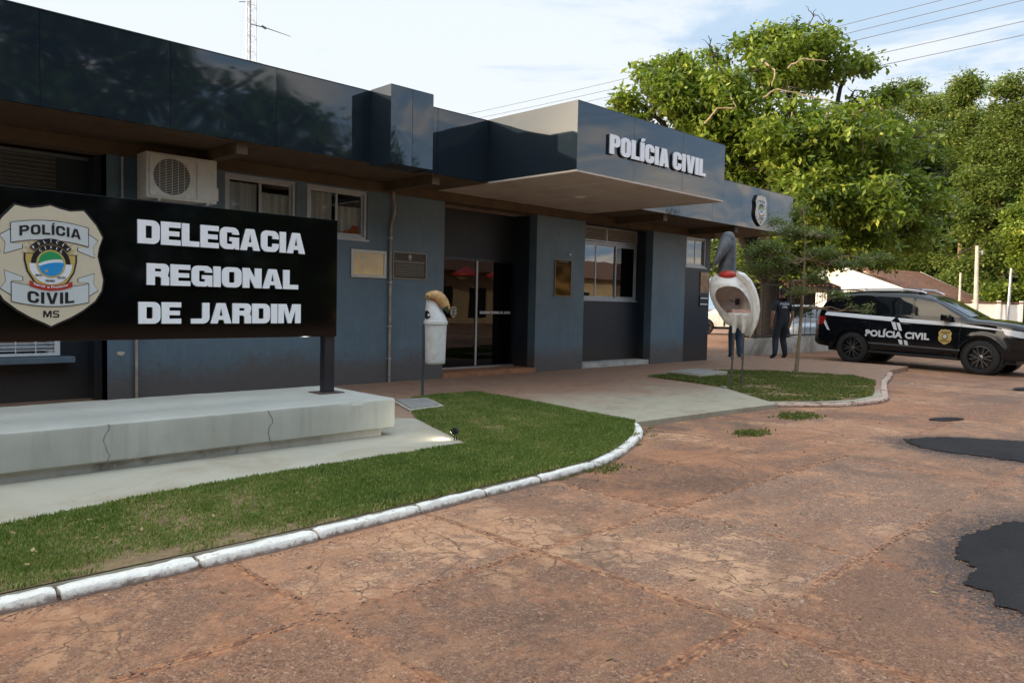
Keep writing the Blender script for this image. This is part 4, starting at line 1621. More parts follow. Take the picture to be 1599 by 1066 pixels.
    if detail > 1:
        for s_, ra, sz, a0, a1 in (('POLÍCIA', .170, .026, 136, 44), ('CIVIL', .121, .024, 128, 52)):
            mb = MB()
            for i, chh in enumerate(s_):
                a = R(a0+(a1-a0)*i/(len(s_)-1))
                cx_, cz_ = (ra+sz/2)*math.cos(a), cz+(ra+sz/2)*math.sin(a)
                ro = a-math.pi/2
                def G(v, cx_=cx_, cz_=cz_, ro=ro):
                    return F(Vector((cx_+v.x*math.cos(ro)-v.z*math.sin(ro), v.y, cz_+v.x*math.sin(ro)+v.z*math.cos(ro))))
                wv = .006 if chh in 'IÍ' else .016
                text_mb(chh, -wv/2, wv/2, -sz/2, sz/2, -T*3.9, T*.4, .02, G, mb=mb)
            mb.build('emblem_lettering', M['emb_white'], em)
        for s_, x0_, x1_, z_ in (('MATO', -.118, -.07, -.098), ('GROSSO', -.045, .03, -.140), ('DO SUL', .05, .115, -.112)):
            text_mb(s_, x0_, x1_, z_, z_+.017, -T*3.9, T*.4, .02, F).build('emblem_lettering', M['inkblack'], em)
        text_mb('Servir e Proteger', -.135, .135, -.20, -.172, -T*4.6, T*.4, .02, F, bend=-1.5).build('emblem_lettering', M['emb_white'], em)


# shield fixed to the fascia, right of the canopy
fs_ = thing('police_shield', 'small beige police shield fixed on the glossy fascia above the bird shelter', 'emblem', (17.18, YF-.05, 3.75))
shield(fs_, lambda v: Vector((v.x*.66, v.y, v.z*.74)), detail=1, plate=.045)
# shield sticker on the left door leaf
ds = thing('door_shield', None, None, (9.31, DY-.034, 1.215))
ds.parent = dr
def flatshield(v): return Vector((v.x*.19, v.y*.25, v.z*.22))
mb = MB()
hs = [(0, .475), (.15, .440), (.262, .455), (.415, .245), (.372, .085), (.418, -.11), (.35, -.29), (.15, -.43), (0, -.50)]
mb.prism([hs+[(-x, z) for x, z in hs[-2:0:-1]]], 0, .004, F=flatshield)
mb.build('plate', M['beigeplate'], ds)
mb = MB()
mb.prism([[(-.3, .2), (.3, .2), (.3, .33), (-.3, .33)]], -.004, -.001, F=flatshield)
mb.prism([[(-.3, -.33), (.3, -.33), (.3, -.2), (-.3, -.2)]], -.004, -.001, F=flatshield)
mb.prism([[(.17*math.cos(R(k*20)), .17*math.sin(R(k*20))) for k in range(18)]], -.004, -.001, F=flatshield)
mb.build('marking', mat('sticker_grey', (.16, .17, .17), .5), ds)

# ------------------------------------------------------------------ the big sign on its plinth
pl = thing('sign_plinth', 'long pale cement plinth carrying the black sign', 'plinth', (0, 0, 0))
mb = MB()
nx_, rings = 190, []
pr_ = [(6.225, .135), (6.203, .15), (6.20, .20), (6.20, .30), (6.20, .395), (6.206, .42), (6.222, .430), (6.40, .431), (6.8, .432), (7.3, .431), (7.60, .430), (7.617, .42), (7.62, .40), (7.62, .15), (7.60, .135)]
for i in range(nx_+1):
    x = -6+10.54*i/nx_
    e_ = 0 if i < nx_ else .015
    ring = []
    for j, (yy, zz) in enumerate(pr_):
        w_ = .004*noise.noise(Vector((x*1.3, yy*2, zz*3)))+.0025*noise.noise(Vector((x*9, yy*9, zz*9)))
        chip = max(0, noise.noise(Vector((x*5.5, j*.7, 3)))-.42)*.05 if j in (1, 5, 6) else 0
        ring.append(Vector((x-e_, min(7.62, max(6.19, yy+w_+chip+(.02 if e_ and j < 7 else 0))), zz+(w_ if j > 4 else 0)-chip*.8)))
    rings.append(ring)
mb.loft(rings)
mb.build('slab', M['plinth'], pl, smooth=True, angle=30)
mb = MB()
mb.box(-6, 6.27, .02, 4.40, 7.5, .134)
mb.build('footing', M['grimy'], pl)
# cracks down the face
def crack(x, z0, z1, seed, y=6.197):
    r = random.Random(seed)
    pts = []
    n = 12
    for i in range(n+1):
        pts.append((x+r.uniform(-.008, .008)+.02*math.sin(i*.7+seed), z0+(z1-z0)*i/n))
    mb.prism([[(a-.0012-.0012*r.random(), b) for a, b in pts]+[(a+.0012+.0012*r.random(), b) for a, b in pts[::-1]]], y, y+.006)
mb = MB()
crack(1.86, .43, .14, 1)
crack(3.18, .42, .15, 5)
mb.build('crack', mat('rusty_crack', (.20, .16, .12), .9), pl)

sg = thing('sign_board', 'wide black sign reading DELEGACIA REGIONAL DE JARDIM beside the large shield', 'sign', (0, 0, 0))
mb = MB()
mb.bbox(-1.2, 6.90, 1.02, 4.272, 7.02, 2.21, .004)
mb.build('panel', None or mat('gloss_black_board', (.003, .003, .0035), .07, ior=1.38), sg)
for x in (4.15, -.9):
    mb = MB()
    mb.box(x, 6.925, .442, x+.115, 7.015, 1.019)
    mb.build('post', M['black_metal'], sg)
    mb = MB()
    mb.box(x-.085, 6.86, .431, x+.20, 7.10, .4415)
    mb.build('base_plate', mat('rusty_steel', (.10, .07, .055), .7, .3, var=.4, vscale=20), sg)
for s_, a, b, z0, z1 in (('DELEGACIA', 2.315, 3.888, 1.842, 2.042), ('REGIONAL', 2.388, 3.815, 1.491, 1.677), ('DE JARDIM', 2.320, 3.845, 1.158, 1.345)):
    block_text('lettering', s_, a, b, z0, z1, 6.872, .012, sg, wid=.95, v=.34, h=.235, gap=.055)
    block_text('lettering_edge', s_, a-.003, b-.002, z0-.004, z1-.003, 6.8845, .015, sg, wid=.95, v=.34, h=.235, gap=.055, mts=M['letter_side'])
shd = thing('police_shield', 'large beige police shield on the left of the black sign board', 'emblem', (1.664, 6.876, 1.627))
shield(shd, lambda v: Vector((v.x*.905, v.y, v.z*.97)), plate=.022)

# ------------------------------------------------------------------ small things on the wall
# air conditioner
ac = thing('air_conditioner', 'cream outdoor air conditioner unit high on the wall above the sign', 'air conditioner', (3.86, 10.02, 2.60))
mb = MB()
mb.bbox(-.44, -.16, 0, .44, .16, .56, .014)
mb.build('casing', M['acw'], ac, smooth=True, angle=30)
mb = MB()
mb.prism([rrect(-.40, .03, .14, .53, (.02,)*4, 3), [(-.135+.225*math.cos(R(-k*9)), .28+.225*math.sin(R(-k*9))) for k in range(40)]], -.175, -.161)
mb.build('fan_panel', M['acw'], ac)
mb = MB()
mb.lathe([(0, 0), (.224, 0), (.224, .006), (0, .006)], 40, Matrix.Translation((-.135, -.161, .28)) @ Matrix.Rotation(R(90), 4, 'X'))
mb.build('fan_recess', M['black'], ac)
mb = MB()
for i in range(22):
    z = .28-.21+i*.02
    hw = math.sqrt(max(0, .222**2-(z-.28)**2))
    mb.tube([(-.135-hw, -.171, z), (-.135+hw, -.171, z)], .0032, 5)
for i in range(5):
    x = -.135-.15+i*.075
    hw = math.sqrt(max(0, .222**2-(x+.135)**2))
    mb.tube([(x, -.176, .28-hw), (x, -.176, .28+hw)], .004, 5)
mb.build('fan_guard', M['acw'], ac)
mb = MB()
mb.bbox(.18, -.170, .04, .42, -.1605, .52, .003)
mb.bbox(.441, -.10, .05, .49, .10, .22, .012)
mb.build('side_cover', M['acw'], ac)
mb = MB()
for x in (-.3, .3):
    mb.box(x-.015, -.2, -.035, x+.015, .36, -.003)
    mb.box(x-.015, .33, -.25, x+.015, .36, -.003)
mb.build('bracket', M['galv'], ac)
# the wall behind it
wallbox('wall_fin', 3.05, 10.60, .05, 3.13, 10.84, 3.13, M['navy'])
cp = MB()
cp.tube([(3.30, 10.33, 3.12), (3.30, 10.33, 2.6), (3.30, 10.33, 1.9)], .018, 8)
prop(cp.build('conduit', M['galv'], smooth=True), 'thin grey conduit beside the air conditioner', 'pipe')

# rain pipe down the blue wall
rp = thing('rain_pipe', 'weathered pvc rain pipe with a kink under the eave between two plaques', 'pipe', (0, 0, 0))
mb = MB()
px_ = 7.405
mb.tube([(px_+.02, YW-.05, 3.31), (px_+.03, YW-.055, 3.05), (px_+.055, YW-.05, 2.93), (px_+.05, YW-.05, 2.80), (px_, YW-.04, 2.66), (px_-.005, YW-.035, 2.5), (px_, YW-.035, ZP)], .022, 12)
mb.build('pipe', M['pipe'], rp, smooth=True)
mb = MB()
for z in (2.42, 1.70, .98, .45):
    mb.tube([(px_, YW-.035, z-.015), (px_, YW-.035, z+.015)], .029, 12)
    mb.box(px_-.05, YW-.012, z-.01, px_+.05, YW-.001, z+.01)
mb.build('clamp', M['galv'], rp)
mb = MB()
mb.tube([(3.465, YW-.035, ZP), (3.465, YW-.035, 1.9)], .019, 10)
mb.tube([(3.465, YW-.035, 1.01), (3.465, YW-.035, 1.05)], .025, 10)
prop(mb.build('drain_pipe', M['pipe'], smooth=True), 'thin brown drain pipe on the blue wall behind the black sign', 'pipe')
mb = MB()
mb.prism([blob(3.285, .66, .045, .028, 0, 7.7, 14, .3)], YW-.006, YW-.001)
prop(mb.build('plaster_chip', mat('chipped_plaster', (.55, .45, .36), .9), st))


def plaque(name, label, x0, z0, x1, z1, y, face, edge, fr_w, lines, seal):
    p = thing(name, label, 'plaque', ((x0+x1)/2, y, (z0+z1)/2))
    w, h = (x1-x0)/2, (z1-z0)/2
    mb = MB()
    frame_rect(mb, -w, -h, w, h, -.022, 0, fr_w)
    mb.build('frame', edge, p, bevel=.002)
    mb = MB()
    mb.box(-w+fr_w, -.014, -h+fr_w, w-fr_w, -.001, h-fr_w)
    mb.build('plate', face, p)
    mb = MB()
    r = random.Random(int(x0*10))
    for z, a, b, t in lines:
        x = a
        while x < b:
            l = r.uniform(.008, .03)
            e = min(x+l, b)
            mb.box(x*w, -.0165, z*h-t/2, min(e*1.0, b)*w, -.0142, z*h+t/2)
            x = e+.03
    mb.build('engraving', edge, p)
    if seal:
        mb = MB()
        a, b, q = seal
        mb.lathe([(0, 0), (q, 0), (q, .003), (q*.8, .003), (q*.78, .0015), (0, .0015)], 18, Matrix.Translation((a*w, -.0145, b*h)) @ Matrix.Rotation(R(90), 4, 'X'))
        mb.box(a*w-q*.8, -.018, b*h-q*1.6, a*w+q*.8, -.0145, b*h-q*1.15)
        mb.build('seal', edge, p)
    return p


steel = mat('brushed_steel_plaque', (.42, .42, .33), .2, .85, var=.08)
steel_edge = mat('steel_frame', (.48, .48, .45), .4, .5)
dk = mat('dark_bronze_plaque', (.055, .05, .042), .45, .3, var=.3, vscale=30)
bz = mat('pale_bronze', (.42, .38, .30), .45, .4)
plaque('plaque', 'shiny pale metal plaque in a wide grey frame, left of the rain pipe', 6.665, 1.76, 7.335, 2.20, YW, steel, steel_edge, .05,
       [(z, -.5, .5, .006) for z in (.1, 0, -.1, -.2, -.35)], (-.35, .45, .03))
plaque('plaque', 'dark bronze plaque with engraved lines, right of the rain pipe', 7.47, 1.765, 8.16, 2.21, YW, dk, bz, .012,
       [(.28, -.9, .9, .026)]+[(z, -.85, .85, .009) for z in (.1, -.02, -.14, -.26, -.38, -.5, -.62, -.74)], (.0, .68, .035))
plaque('plaque', 'tall mirror bronze plaque on the blue pillar right of the door', 11.43, 1.56, 11.93, 2.30, YW, mat('polished_bronze', (.13, .095, .05), .08, .95), mat('bronze_edge', (.30, .25, .18), .4, .6), .012,
       [(.9, -.6, .6, .02)], None)
wl = MB()
wl.bbox(11.83, YW-.05, 2.395, 11.87, YW-.001, 2.44, .008)
prop(wl.build('wall_lamp', M['white_metal']), 'tiny white fitting above the tall bronze plaque', 'wall light')
pb = thing('notice_board', 'tall glossy notice panel with white notices at the building end', 'notice', (17.02, YW+.02, 1.4))
mb = MB()
mb.box(-.14, -.02, .36, .24, -.001, .88)
mb.build('picture', mat('glossy_poster', (.36, .24, .15), .1, var=.4, vscale=6), pb)
for z in (.17, .02):
    mb = MB()
    mb.box(-.15, -.02, z, .27, -.001, z+.13)
    mb.build('notice', M['inkblack'], pb)
    mb = MB()
    mb.box(-.12, -.024, z+.05, .22, -.0205, z+.075)
    mb.build('line', M['letter'], pb)

# ================================================================== FREE-STANDING THINGS
# toucan litter bin
RZ = -.78
tb = thing('litter_bin', 'white litter bin with a toucan head and orange beak on a thin post', 'litter bin', (6.74, 8.60, ZP), RZ)
whiteplast = mat('weathered_white_fibreglass', (.66, .66, .64), .5, var=.07, vscale=6, dirt=(.34, .30, .25), dfac=.5, dscale=11)
mb = MB()
cxb = .17
mb.lathe([(0, .455), (.125, .455), (.138, .47), (.142, .50), (.150, .80), (.157, 1.02), (.150, 1.02), (.0, 1.02)], 36, Matrix.Translation((cxb, 0, 0)))
for k in range(36):     # gentle flutes
    pass
mb.build('bucket', whiteplast, tb, smooth=True, angle=50)
mb = MB()
mb.lathe([(.150, 1.015), (.168, 1.02), (.172, 1.045), (.166, 1.07), (.150, 1.075)], 36, Matrix.Translation((cxb, 0, 0)))
mb.build('rim', whiteplast, tb, smooth=True)
# torso with the mouth hole: rings from the rim up to the head
mb = MB()
rings = []
for z, cx, a, b in ((1.072, .170, .160, .155), (1.11, .166, .150, .148), (1.16, .155, .138, .138), (1.22, .137, .118, .118), (1.28, .122, .100, .100), (1.33, .117, .090, .09), (1.38, .120, .086, .085), (1.42, .120, .080, .08), (1.455, .122, .066, .07), (1.478, .124, .035, .04), (1.484, .125, .004, .004)):
    rings.append([Vector((cx+a*math.cos(2*math.pi*k/28), b*math.sin(2*math.pi*k/28), z)) for k in range(28)])
mb.loft(rings)
torso = mb.build('torso', whiteplast, tb, smooth=True)
mb = MB()
# dark mouth hole on the left front of the torso
hole = []
for k in range(24):
    t = 2*math.pi*k/24
    hole.append((.066*math.cos(t), .080*math.sin(t) if math.sin(t) > 0 else .040*math.sin(t)))
vs = []
for j, dep in ((0, .0), (1, .010)):
    for (u, v) in hole:
        z = 1.135+v
        f_ = (z-1.072)/(1.28-1.072)
        cx = .170-.048*f_
        rad = .158-.058*f_
        ang = R(222)+u/rad
        vs.append(Vector((cx+(rad+.003-dep)*math.cos(ang), (rad+.003-dep)*math.sin(ang), z)))
cen = len(vs)
f_ = .3
vs.append(Vector((.156+(.142+.002)*math.cos(R(222)), (.142+.002)*math.sin(R(222)), 1.135)))
fs = [(k, (k+1) % 24, cen) for k in range(24)]+[(k, k+24, (k+1) % 24+24, (k+1) % 24) for k in range(24)]
mb.add(vs, fs)
mb.build('mouth_hole', M['black'], torso)
# beak: heavy curved bill that droops to the right
orange = mat('faded_orange_beak', (.50, .29, .12), .5, var=.3, vscale=14, dirt=(.48, .42, .12), dfac=.7, dscale=9)
mb = MB()
rings = []
path = [(.02, 1.39, .015, .03), (.05, 1.405, .055, .085), (.10, 1.418, .072, .10), (.16, 1.418, .086, .095), (.20, 1.402, .092, .08), (.24, 1.372, .086, .068), (.285, 1.325, .074, .056), (.318, 1.275, .058, .045), (.338, 1.23, .040, .034), (.344, 1.195, .022, .022), (.342, 1.178, .006, .006)]
for i, (x, z, a, b) in enumerate(path):
    p0 = Vector((path[max(0, i-1)][0], 0, path[max(0, i-1)][1]))
    p1 = Vector((path[min(len(path)-1, i+1)][0], 0, path[min(len(path)-1, i+1)][1]))
    d = (p1-p0).normalized()
    nrm = Vector((-d.z, 0, d.x))
    rings.append([Vector((x, -.04, z))+nrm*a*math.cos(2*math.pi*k/18)+Vector((0, 1, 0))*b*math.sin(2*math.pi*k/18) for k in range(18)])
mb.loft(rings, mi=0)
n0 = len(mb.f)
for i in range(n0):
    c = sum((Vector(mb.v[q]) for q in mb.f[i]), Vector())/len(mb.f[i])
    if c.z < 1.262 and c.x > .28: mb.mi[i] = 1
    elif (c-Vector((.18, -.03, 1.37))).dot(Vector((-.75, 0, -.65))) > .018 and c.x > .12 and c.z < 1.39: mb.mi[i] = 2
bk = mb.build('beak', [orange, mat('beak_tip_dark', (.06, .055, .035), .6), mat('beak_red', (.42, .11, .04), .5)], tb, smooth=True)
mb = MB()
mb.lathe([(0, .012), (.020, .010), (.030, .002), (.030, -.01)], 20, Matrix.Translation((.070, -.128, 1.410)) @ Matrix.Rotation(R(75), 4, 'X') @ Matrix.Rotation(R(-20), 4, 'Y'))
mb.lathe([(0, .020), (.012, .016), (.016, .006)], 16, Matrix.Translation((.070, -.128, 1.410)) @ Matrix.Rotation(R(75), 4, 'X') @ Matrix.Rotation(R(-20), 4, 'Y'), mi=1)
mb.build('eye', [mat('eye_ring', (.35, .27, .08), .5), M['inkblack']], tb, smooth=True)
mb = MB()
mb.tube([(-.005, .02, -.05), (-.003, .02, .5), (0, .02, 1.02)], .019, 12)
mb.box(-.01, .005, .62, .06, .035, .66)
mb.box(-.01, .005, .92, .06, .035, .96)
mb.build('post', mat('dark_steel_post', (.07, .085, .10), .5, .3, var=.2, vscale=10), tb, smooth=True)

# ------------------------------------------------------------------ jabiru telephone shelter
bd = thing('bird_phone_shelter', 'white stork shaped telephone shelter with grey head and red collar on thin legs', 'phone shelter', (11.74, 6.50, ZP), -.80)
fib = mat('old_white_fibreglass', (.82, .82, .80), .45, var=.08, vscale=5, dirt=(.33, .27, .22), dfac=.55, dscale=5)
fib_in = mat('pinkish_shell_lining', (.80, .70, .65), .6, var=.2, vscale=5, dirt=(.22, .14, .11), dfac=.5, dscale=4)
K = .0108
def sx(p): return (p-1156)*K
def szz(p): return (607-p)*K
rows = [  # y, xl, xr, half depth, opening l, r
    (427, 1128, 1150, .12, None), (431, 1121, 1160, .20, None), (437, 1116, 1166, .27, None), (444, 1113, 1171, .31, None), (449.9, 1113, 1174.3, .332, None), (450, 1113, 1174.3, .332, (1130, 1143)),
    (453, 1113, 1176, .34, (1122, 1151)), (458, 1114, 1178, .35, (1119, 1157)), (464, 1115, 1180, .36, (1118.5, 1162)), (470, 1117, 1182, .36, (1120.5, 1166)), (476, 1120, 1183, .35, (1124, 1169)),
    (482, 1123, 1184, .34, (1128, 1171)), (487, 1126, 1184, .32, (1133, 1172)), (491, 1129, 1184, .31, (1138, 1171)), (491.1, 1129, 1184, .31, None), (496, 1132, 1184, .29, None), (503, 1137, 1183, .25, None), (509, 1142, 1182, .20, None), (514, 1160, 1181, .12, None), (520, 1166, 1180, .08, None), (526, 1172, 1179, .03, None)]
NR = 40


def shell(scale, mb, mi):
    rings = []
    for y, xl, xr, dep, op in rows:
        cx = (sx(xl)+sx(xr))/2
        a = (sx(xr)-sx(xl))/2*scale
        b = dep*scale
        z = szz(y)
        z = szz(470)+(z-szz(470))*(.5+scale/2)
        if op:
            ul = max(-1, min(1, (sx(op[0])-cx)/a))
            ur = max(-1, min(1, (sx(op[1])-cx)/a))
            # angle measured from the front (-y)
            al, ar = math.asin(ul), math.asin(ur)
        else:
            xm = -.05
            al = ar = math.asin(max(-1, min(1, xm)))
        ring = []
        for k in range(NR+1):
            t = ar+(2*math.pi-(ar-al))*k/NR
            ring.append(Vector((cx+a*math.sin(t), -b*math.cos(t)+.05, z)))
        rings.append(ring)
    base = len(mb.v)
    n = NR+1
    vs = [v for r_ in rings for v in r_]
    fs = []
    for i in range(len(rings)-1):
        for k in range(NR):
            q = (i*n+k, i*n+k+1, (i+1)*n+k+1, (i+1)*n+k)
            fs.append(q if mi == 0 else q[::-1])
    mb.add(vs, fs, mi)
    return base, n, len(rings)


mb = MB()
b0, n, m_ = shell(1.0, mb, 0)
b1, n, m_ = shell(.93, mb, 1)
for i in range(5, 14):       # rim strips on both sides of the opening
    for k in (0, NR):
        a, b, c, d = b0+i*n+k, b0+(i+1)*n+k, b1+(i+1)*n+k, b1+i*n+k
        mb.f.append((a, b, c, d) if k else (d, c, b, a))
        mb.mi.append(0)
shellob = mb.build('shell', [fib, fib_in], bd, smooth=True, angle=60)
# neck, head and beak: one grey body
grey = mat('dark_grey_neck', (.075, .085, .10), .55, var=.35, vscale=9, dirt=(.19, .18, .17), dfac=.5, dscale=8)
mb = MB()
rings = []
for y, xl, xr, dep in ((430, 1122, 1151, .16), (420, 1124, 1151, .15), (410, 1125.5, 1150.5, .145), (400, 1127.5, 1150.5, .14), (390, 1128.5, 1150, .135), (381, 1127, 1149.5, .13), (374, 1126.5, 1148, .12), (369, 1128.5, 1146, .10), (366, 1132, 1143.5, .06), (365, 1136, 1140, .015)):
    cx, a = (sx(xl)+sx(xr))/2, (sx(xr)-sx(xl))/2
    rings.append([Vector((cx+a*math.sin(2*math.pi*k/24), -.02-dep*math.cos(2*math.pi*k/24), szz(y))) for k in range(24)])
mb.loft(rings)
neck = mb.build('neck', grey, bd, smooth=True)
mb = MB()
rings = []
pb_ = [(1138, 377, 11, .11, -.04), (1133, 383, 11, .105, -.10), (1127.5, 392, 9.5, .09, -.15), (1122, 402, 7, .07, -.18), (1117, 411, 4.8, .05, -.20), (1113, 418, 2.6, .03, -.215), (1111, 422, .6, .01, -.22)]
for i, (x, y, hw, dep, dy) in enumerate(pb_):
    a0 = Vector((sx(pb_[max(0, i-1)][0]), 0, szz(pb_[max(0, i-1)][1])))
    a1 = Vector((sx(pb_[min(6, i+1)][0]), 0, szz(pb_[min(6, i+1)][1])))
    d = (a1-a0).normalized()
    nn = Vector((-d.z, 0, d.x))
    c = Vector((sx(x), dy, szz(y)))
    rings.append([c+nn*hw*K*math.cos(2*math.pi*k/16)+Vector((0, 1, 0))*dep*math.sin(2*math.pi*k/16) for k in range(16)])
mb.loft(rings)
mb.build('beak', grey, bd, smooth=True)
mb = MB()
mb.lathe([(0, .010), (.012, .007), (.016, 0)], 14, Matrix.Translation((sx(1141), -.135, szz(378))) @ Matrix.Rotation(R(90), 4, 'X'))
mb.build('eye', M['inkblack'], neck, smooth=True)
# red and brown collar: a swollen band under the grey neck
mb = MB()
rings = []
for k2 in range(13):
    a = R(-90+180*k2/12)
    rings.append([Vector((sx(1137)+.157*math.cos(a)*math.sin(2*math.pi*k/28), -.055-(.20 if math.cos(2*math.pi*k/28) > 0 else .12)*math.cos(a)*math.cos(2*math.pi*k/28), szz(432.5)+.095*math.sin(a))) for k in range(28)])
mb.loft(rings)
for i, f in enumerate(mb.f):
    c = sum((Vector(mb.v[q]) for q in f), Vector())/len(f)
    if (c.x-sx(1134.5))**2/.115**2+(c.z-szz(433.5))**2/.085**2 < 1.0 and c.y < -.05: mb.mi[i] = 1
mb.build('collar', [mat('brown_collar', (.30, .13, .06), .6, var=.25, vscale=15), mat('red_throat', (.45, .03, .02), .5, var=.15, vscale=20)], bd, smooth=True)
# wing edge running down the right side of the shell
mb = MB()
rings = []
wing = [(1152, 430, 9), (1162, 434, 12), (1171, 443, 13), (1178, 456, 12), (1182.5, 470, 11), (1184.5, 484, 10), (1184, 498, 8.5), (1182, 510, 6.5), (1179, 521, 3.5), (1177, 528, .8)]
for i, (x, y, w_) in enumerate(wing):
    a0 = Vector((sx(wing[max(0, i-1)][0]), 0, szz(wing[max(0, i-1)][1])))
    a1 = Vector((sx(wing[min(9, i+1)][0]), 0, szz(wing[min(9, i+1)][1])))
    d = (a1-a0).normalized()
    nn = Vector((-d.z, 0, d.x))
    c = Vector((sx(x-w_*.35), -.02, szz(y)))
    rings.append([c+nn*w_*K*.55*math.cos(2*math.pi*k/14)+Vector((0, 1, 0))*.30*min(1, w_/10)*math.sin(2*math.pi*k/14) for k in range(14)])
mb.loft(rings)
mb.build('wing', fib, bd, smooth=True)
for cx, top, bot in ((1149, 493, 521), (1163, 493, 521)):
    mb = MB()
    rings = []
    for t in (0, .2, .5, .8, 1):
        r_ = (5.2-2.6*t)*K
        y = top+(bot-top)*t
        rings.append([Vector((sx(cx+1.0*t*(1 if cx > 1155 else -1)*.3)+r_*math.cos(2*math.pi*k/14), -.23+.10*t+r_*1.2*math.sin(2*math.pi*k/14), szz(y))) for k in range(14)])
    mb.loft(rings)
    mb.build('thigh', fib, bd, smooth=True)
mb = MB()
mb.bbox(sx(1144), -.20, szz(494), sx(1172), .16, szz(485), .012)
mb.build('shelf', mat('pink_faded_shelf', (.50, .30, .24), .7, var=.2, vscale=7), bd)
mb = MB()
mb.bbox(sx(1158), .18, szz(478), sx(1164), .24, szz(468), .008)
mb.tube([(sx(1150), .24, szz(470)), (sx(1155), .2, szz(473)), (sx(1161), .19, szz(474))], .006, 6)
mb.build('wire_stub', M['inkblack'], bd)
for a, b in (((1149, 519, -.13), (1148, 607, -.06)), ((1163.5, 519, -.13), (1165, 606, -.06))):
    mb = MB()
    mb.tube([(sx(a[0]), a[2], szz(a[1])), (sx((a[0]+b[0])/2+.6), -.10, szz(562)), (sx(b[0]), b[2], szz(608))], [.022, .015, .014], 8)
    mb.tube([(sx((a[0]+b[0])/2), -.10, szz(556)), (sx((a[0]+b[0])/2), -.10, szz(562))], .024, 8)
    mb.build('leg', mat('worn_steel_leg', (.10, .105, .11), .5, .5, var=.3, vscale=15), bd, smooth=True)
mb = MB()
mb.bbox(-.22, -.16, -.002, .26, .06, .022, .006)
mb.build('foot_slab', M['concrete_cover'], bd)

# ------------------------------------------------------------------ inspection covers
def cover(label, pts, z, h, seed):
    c = thing('manhole_cover', label, 'manhole cover', (sum(p[0] for p in pts)/4, sum(p[1] for p in pts)/4, z))
    ox, oy = c.location.x, c.location.y
    q = [(x-ox, y-oy) for x, y in pts]
    for nm, k, a, b, mt in (('rim', 1.0, 0, h, M['path']), ('lid', .84, h, h+.012, M['concrete_cover'])):
        mb = MB()
        mb.prism([[(x*k, y*k) for x, y in q]], 0, b-a+.02, F=lambda v, b=b: Vector((v.x, v.z, b-v.y)))
        mb.build(nm, mt, c, bevel=.004)
    return c


cover('grey concrete inspection cover at the plinth end beside the litter bin', [(6.02, 8.36), (6.56, 8.24), (6.22, 7.50), (5.62, 7.42)], ZP, .022, 1)
cover('grey concrete inspection cover on the grass island beside the bird shelter', [(12.75, 8.50), (13.95, 8.62), (13.85, 7.83), (12.55, 7.66)], ZP+.01, .06, 2)

# ------------------------------------------------------------------ floodlight in the grass
fl = thing('floodlight', 'small black garden floodlight lit beside the lawn, aimed at the sign plinth', 'floodlight', (4.80, 5.62, ZP), R(-60))
mb = MB()
Mt = Matrix.Translation((0, 0, .085)) @ Matrix.Rotation(R(-38), 4, 'Y')
mb.box(-.012, -.045, -.03, .016, .045, .034, M=Mt)
for i in range(6):
    mb.box(.017, -.042, -.026+i*.010, .040-.002*abs(i-2.5), .042, -.022+i*.010, M=Mt)
mb.build('housing', M['black'], fl)
mb = MB()
mb.box(-.0155, -.038, -.024, -.0125, .038, .028, M=Mt)
lens = bpy.data.materials.new('lit_led_lens')
lens.use_nodes = True
lens.node_tree.nodes['Principled BSDF'].inputs['Emission Color'].default_value = (1, .96, .85, 1)
lens.node_tree.nodes['Principled BSDF'].inputs['Emission Strength'].default_value = 6
mb.build('lens', lens, fl)
mb = MB()
mb.tube([(.0, .052, .085), (0, .052, .05), (0, -.052, .05), (0, -.052, .085)], .005, 6)
mb.tube([(0, 0, .05), (0, 0, -.03)], .006, 6)
mb.tube([(.02, .01, .0), (.02, .01, .05)], .006, 6)
mb.build('stake', M['black'], fl)
ld = bpy.data.lights.new('floodlight_lamp', 'SPOT')
ld.energy = 6
ld.spot_size = R(125)
ld.spot_blend = .9
ld.shadow_soft_size = .03
ld.color = (1, .96, .84)
lo = bpy.data.objects.new('lamp', ld)
C.objects.link(lo)
lo.parent = fl
lo.location = (-.035, 0, .065)
lo.rotation_euler = Vector((-1, .0, -.18)).to_track_quat('-Z', 'Y').to_euler()

# ================================================================== VEHICLES
paint_black = mat('black_car_paint', (.004, .005, .007), .12, ior=1.4, coat=.35)
paint_blue = mat('pale_blue_car_paint', (.30, .36, .44), .3, coat=1)
paint_white = mat('white_car_paint', (.72, .72, .70), .35, coat=1)
carglass = mat('car_glass', (.006, .008, .010), .03, ior=1.5)
rimm = mat('dark_alloy', (.05, .05, .055), .3, .8)
rim_hi = mat('machined_alloy', (.20, .205, .22), .25, .9)
lampm = mat('headlamp_glass', (.50, .53, .56), .08, coat=1)
tail_m = mat('red_tail_lamp', (.30, .01, .01), .15, coat=1)
stripe = mat('white_livery', (.72, .74, .76), .35)


def interp(pts, x):
    if x <= pts[0][0]: return pts[0][1]
    for (a, b), (c, d) in zip(pts, pts[1:]):
        if x <= c: return b+(d-b)*(x-a)/(c-a)
    return pts[-1][1]


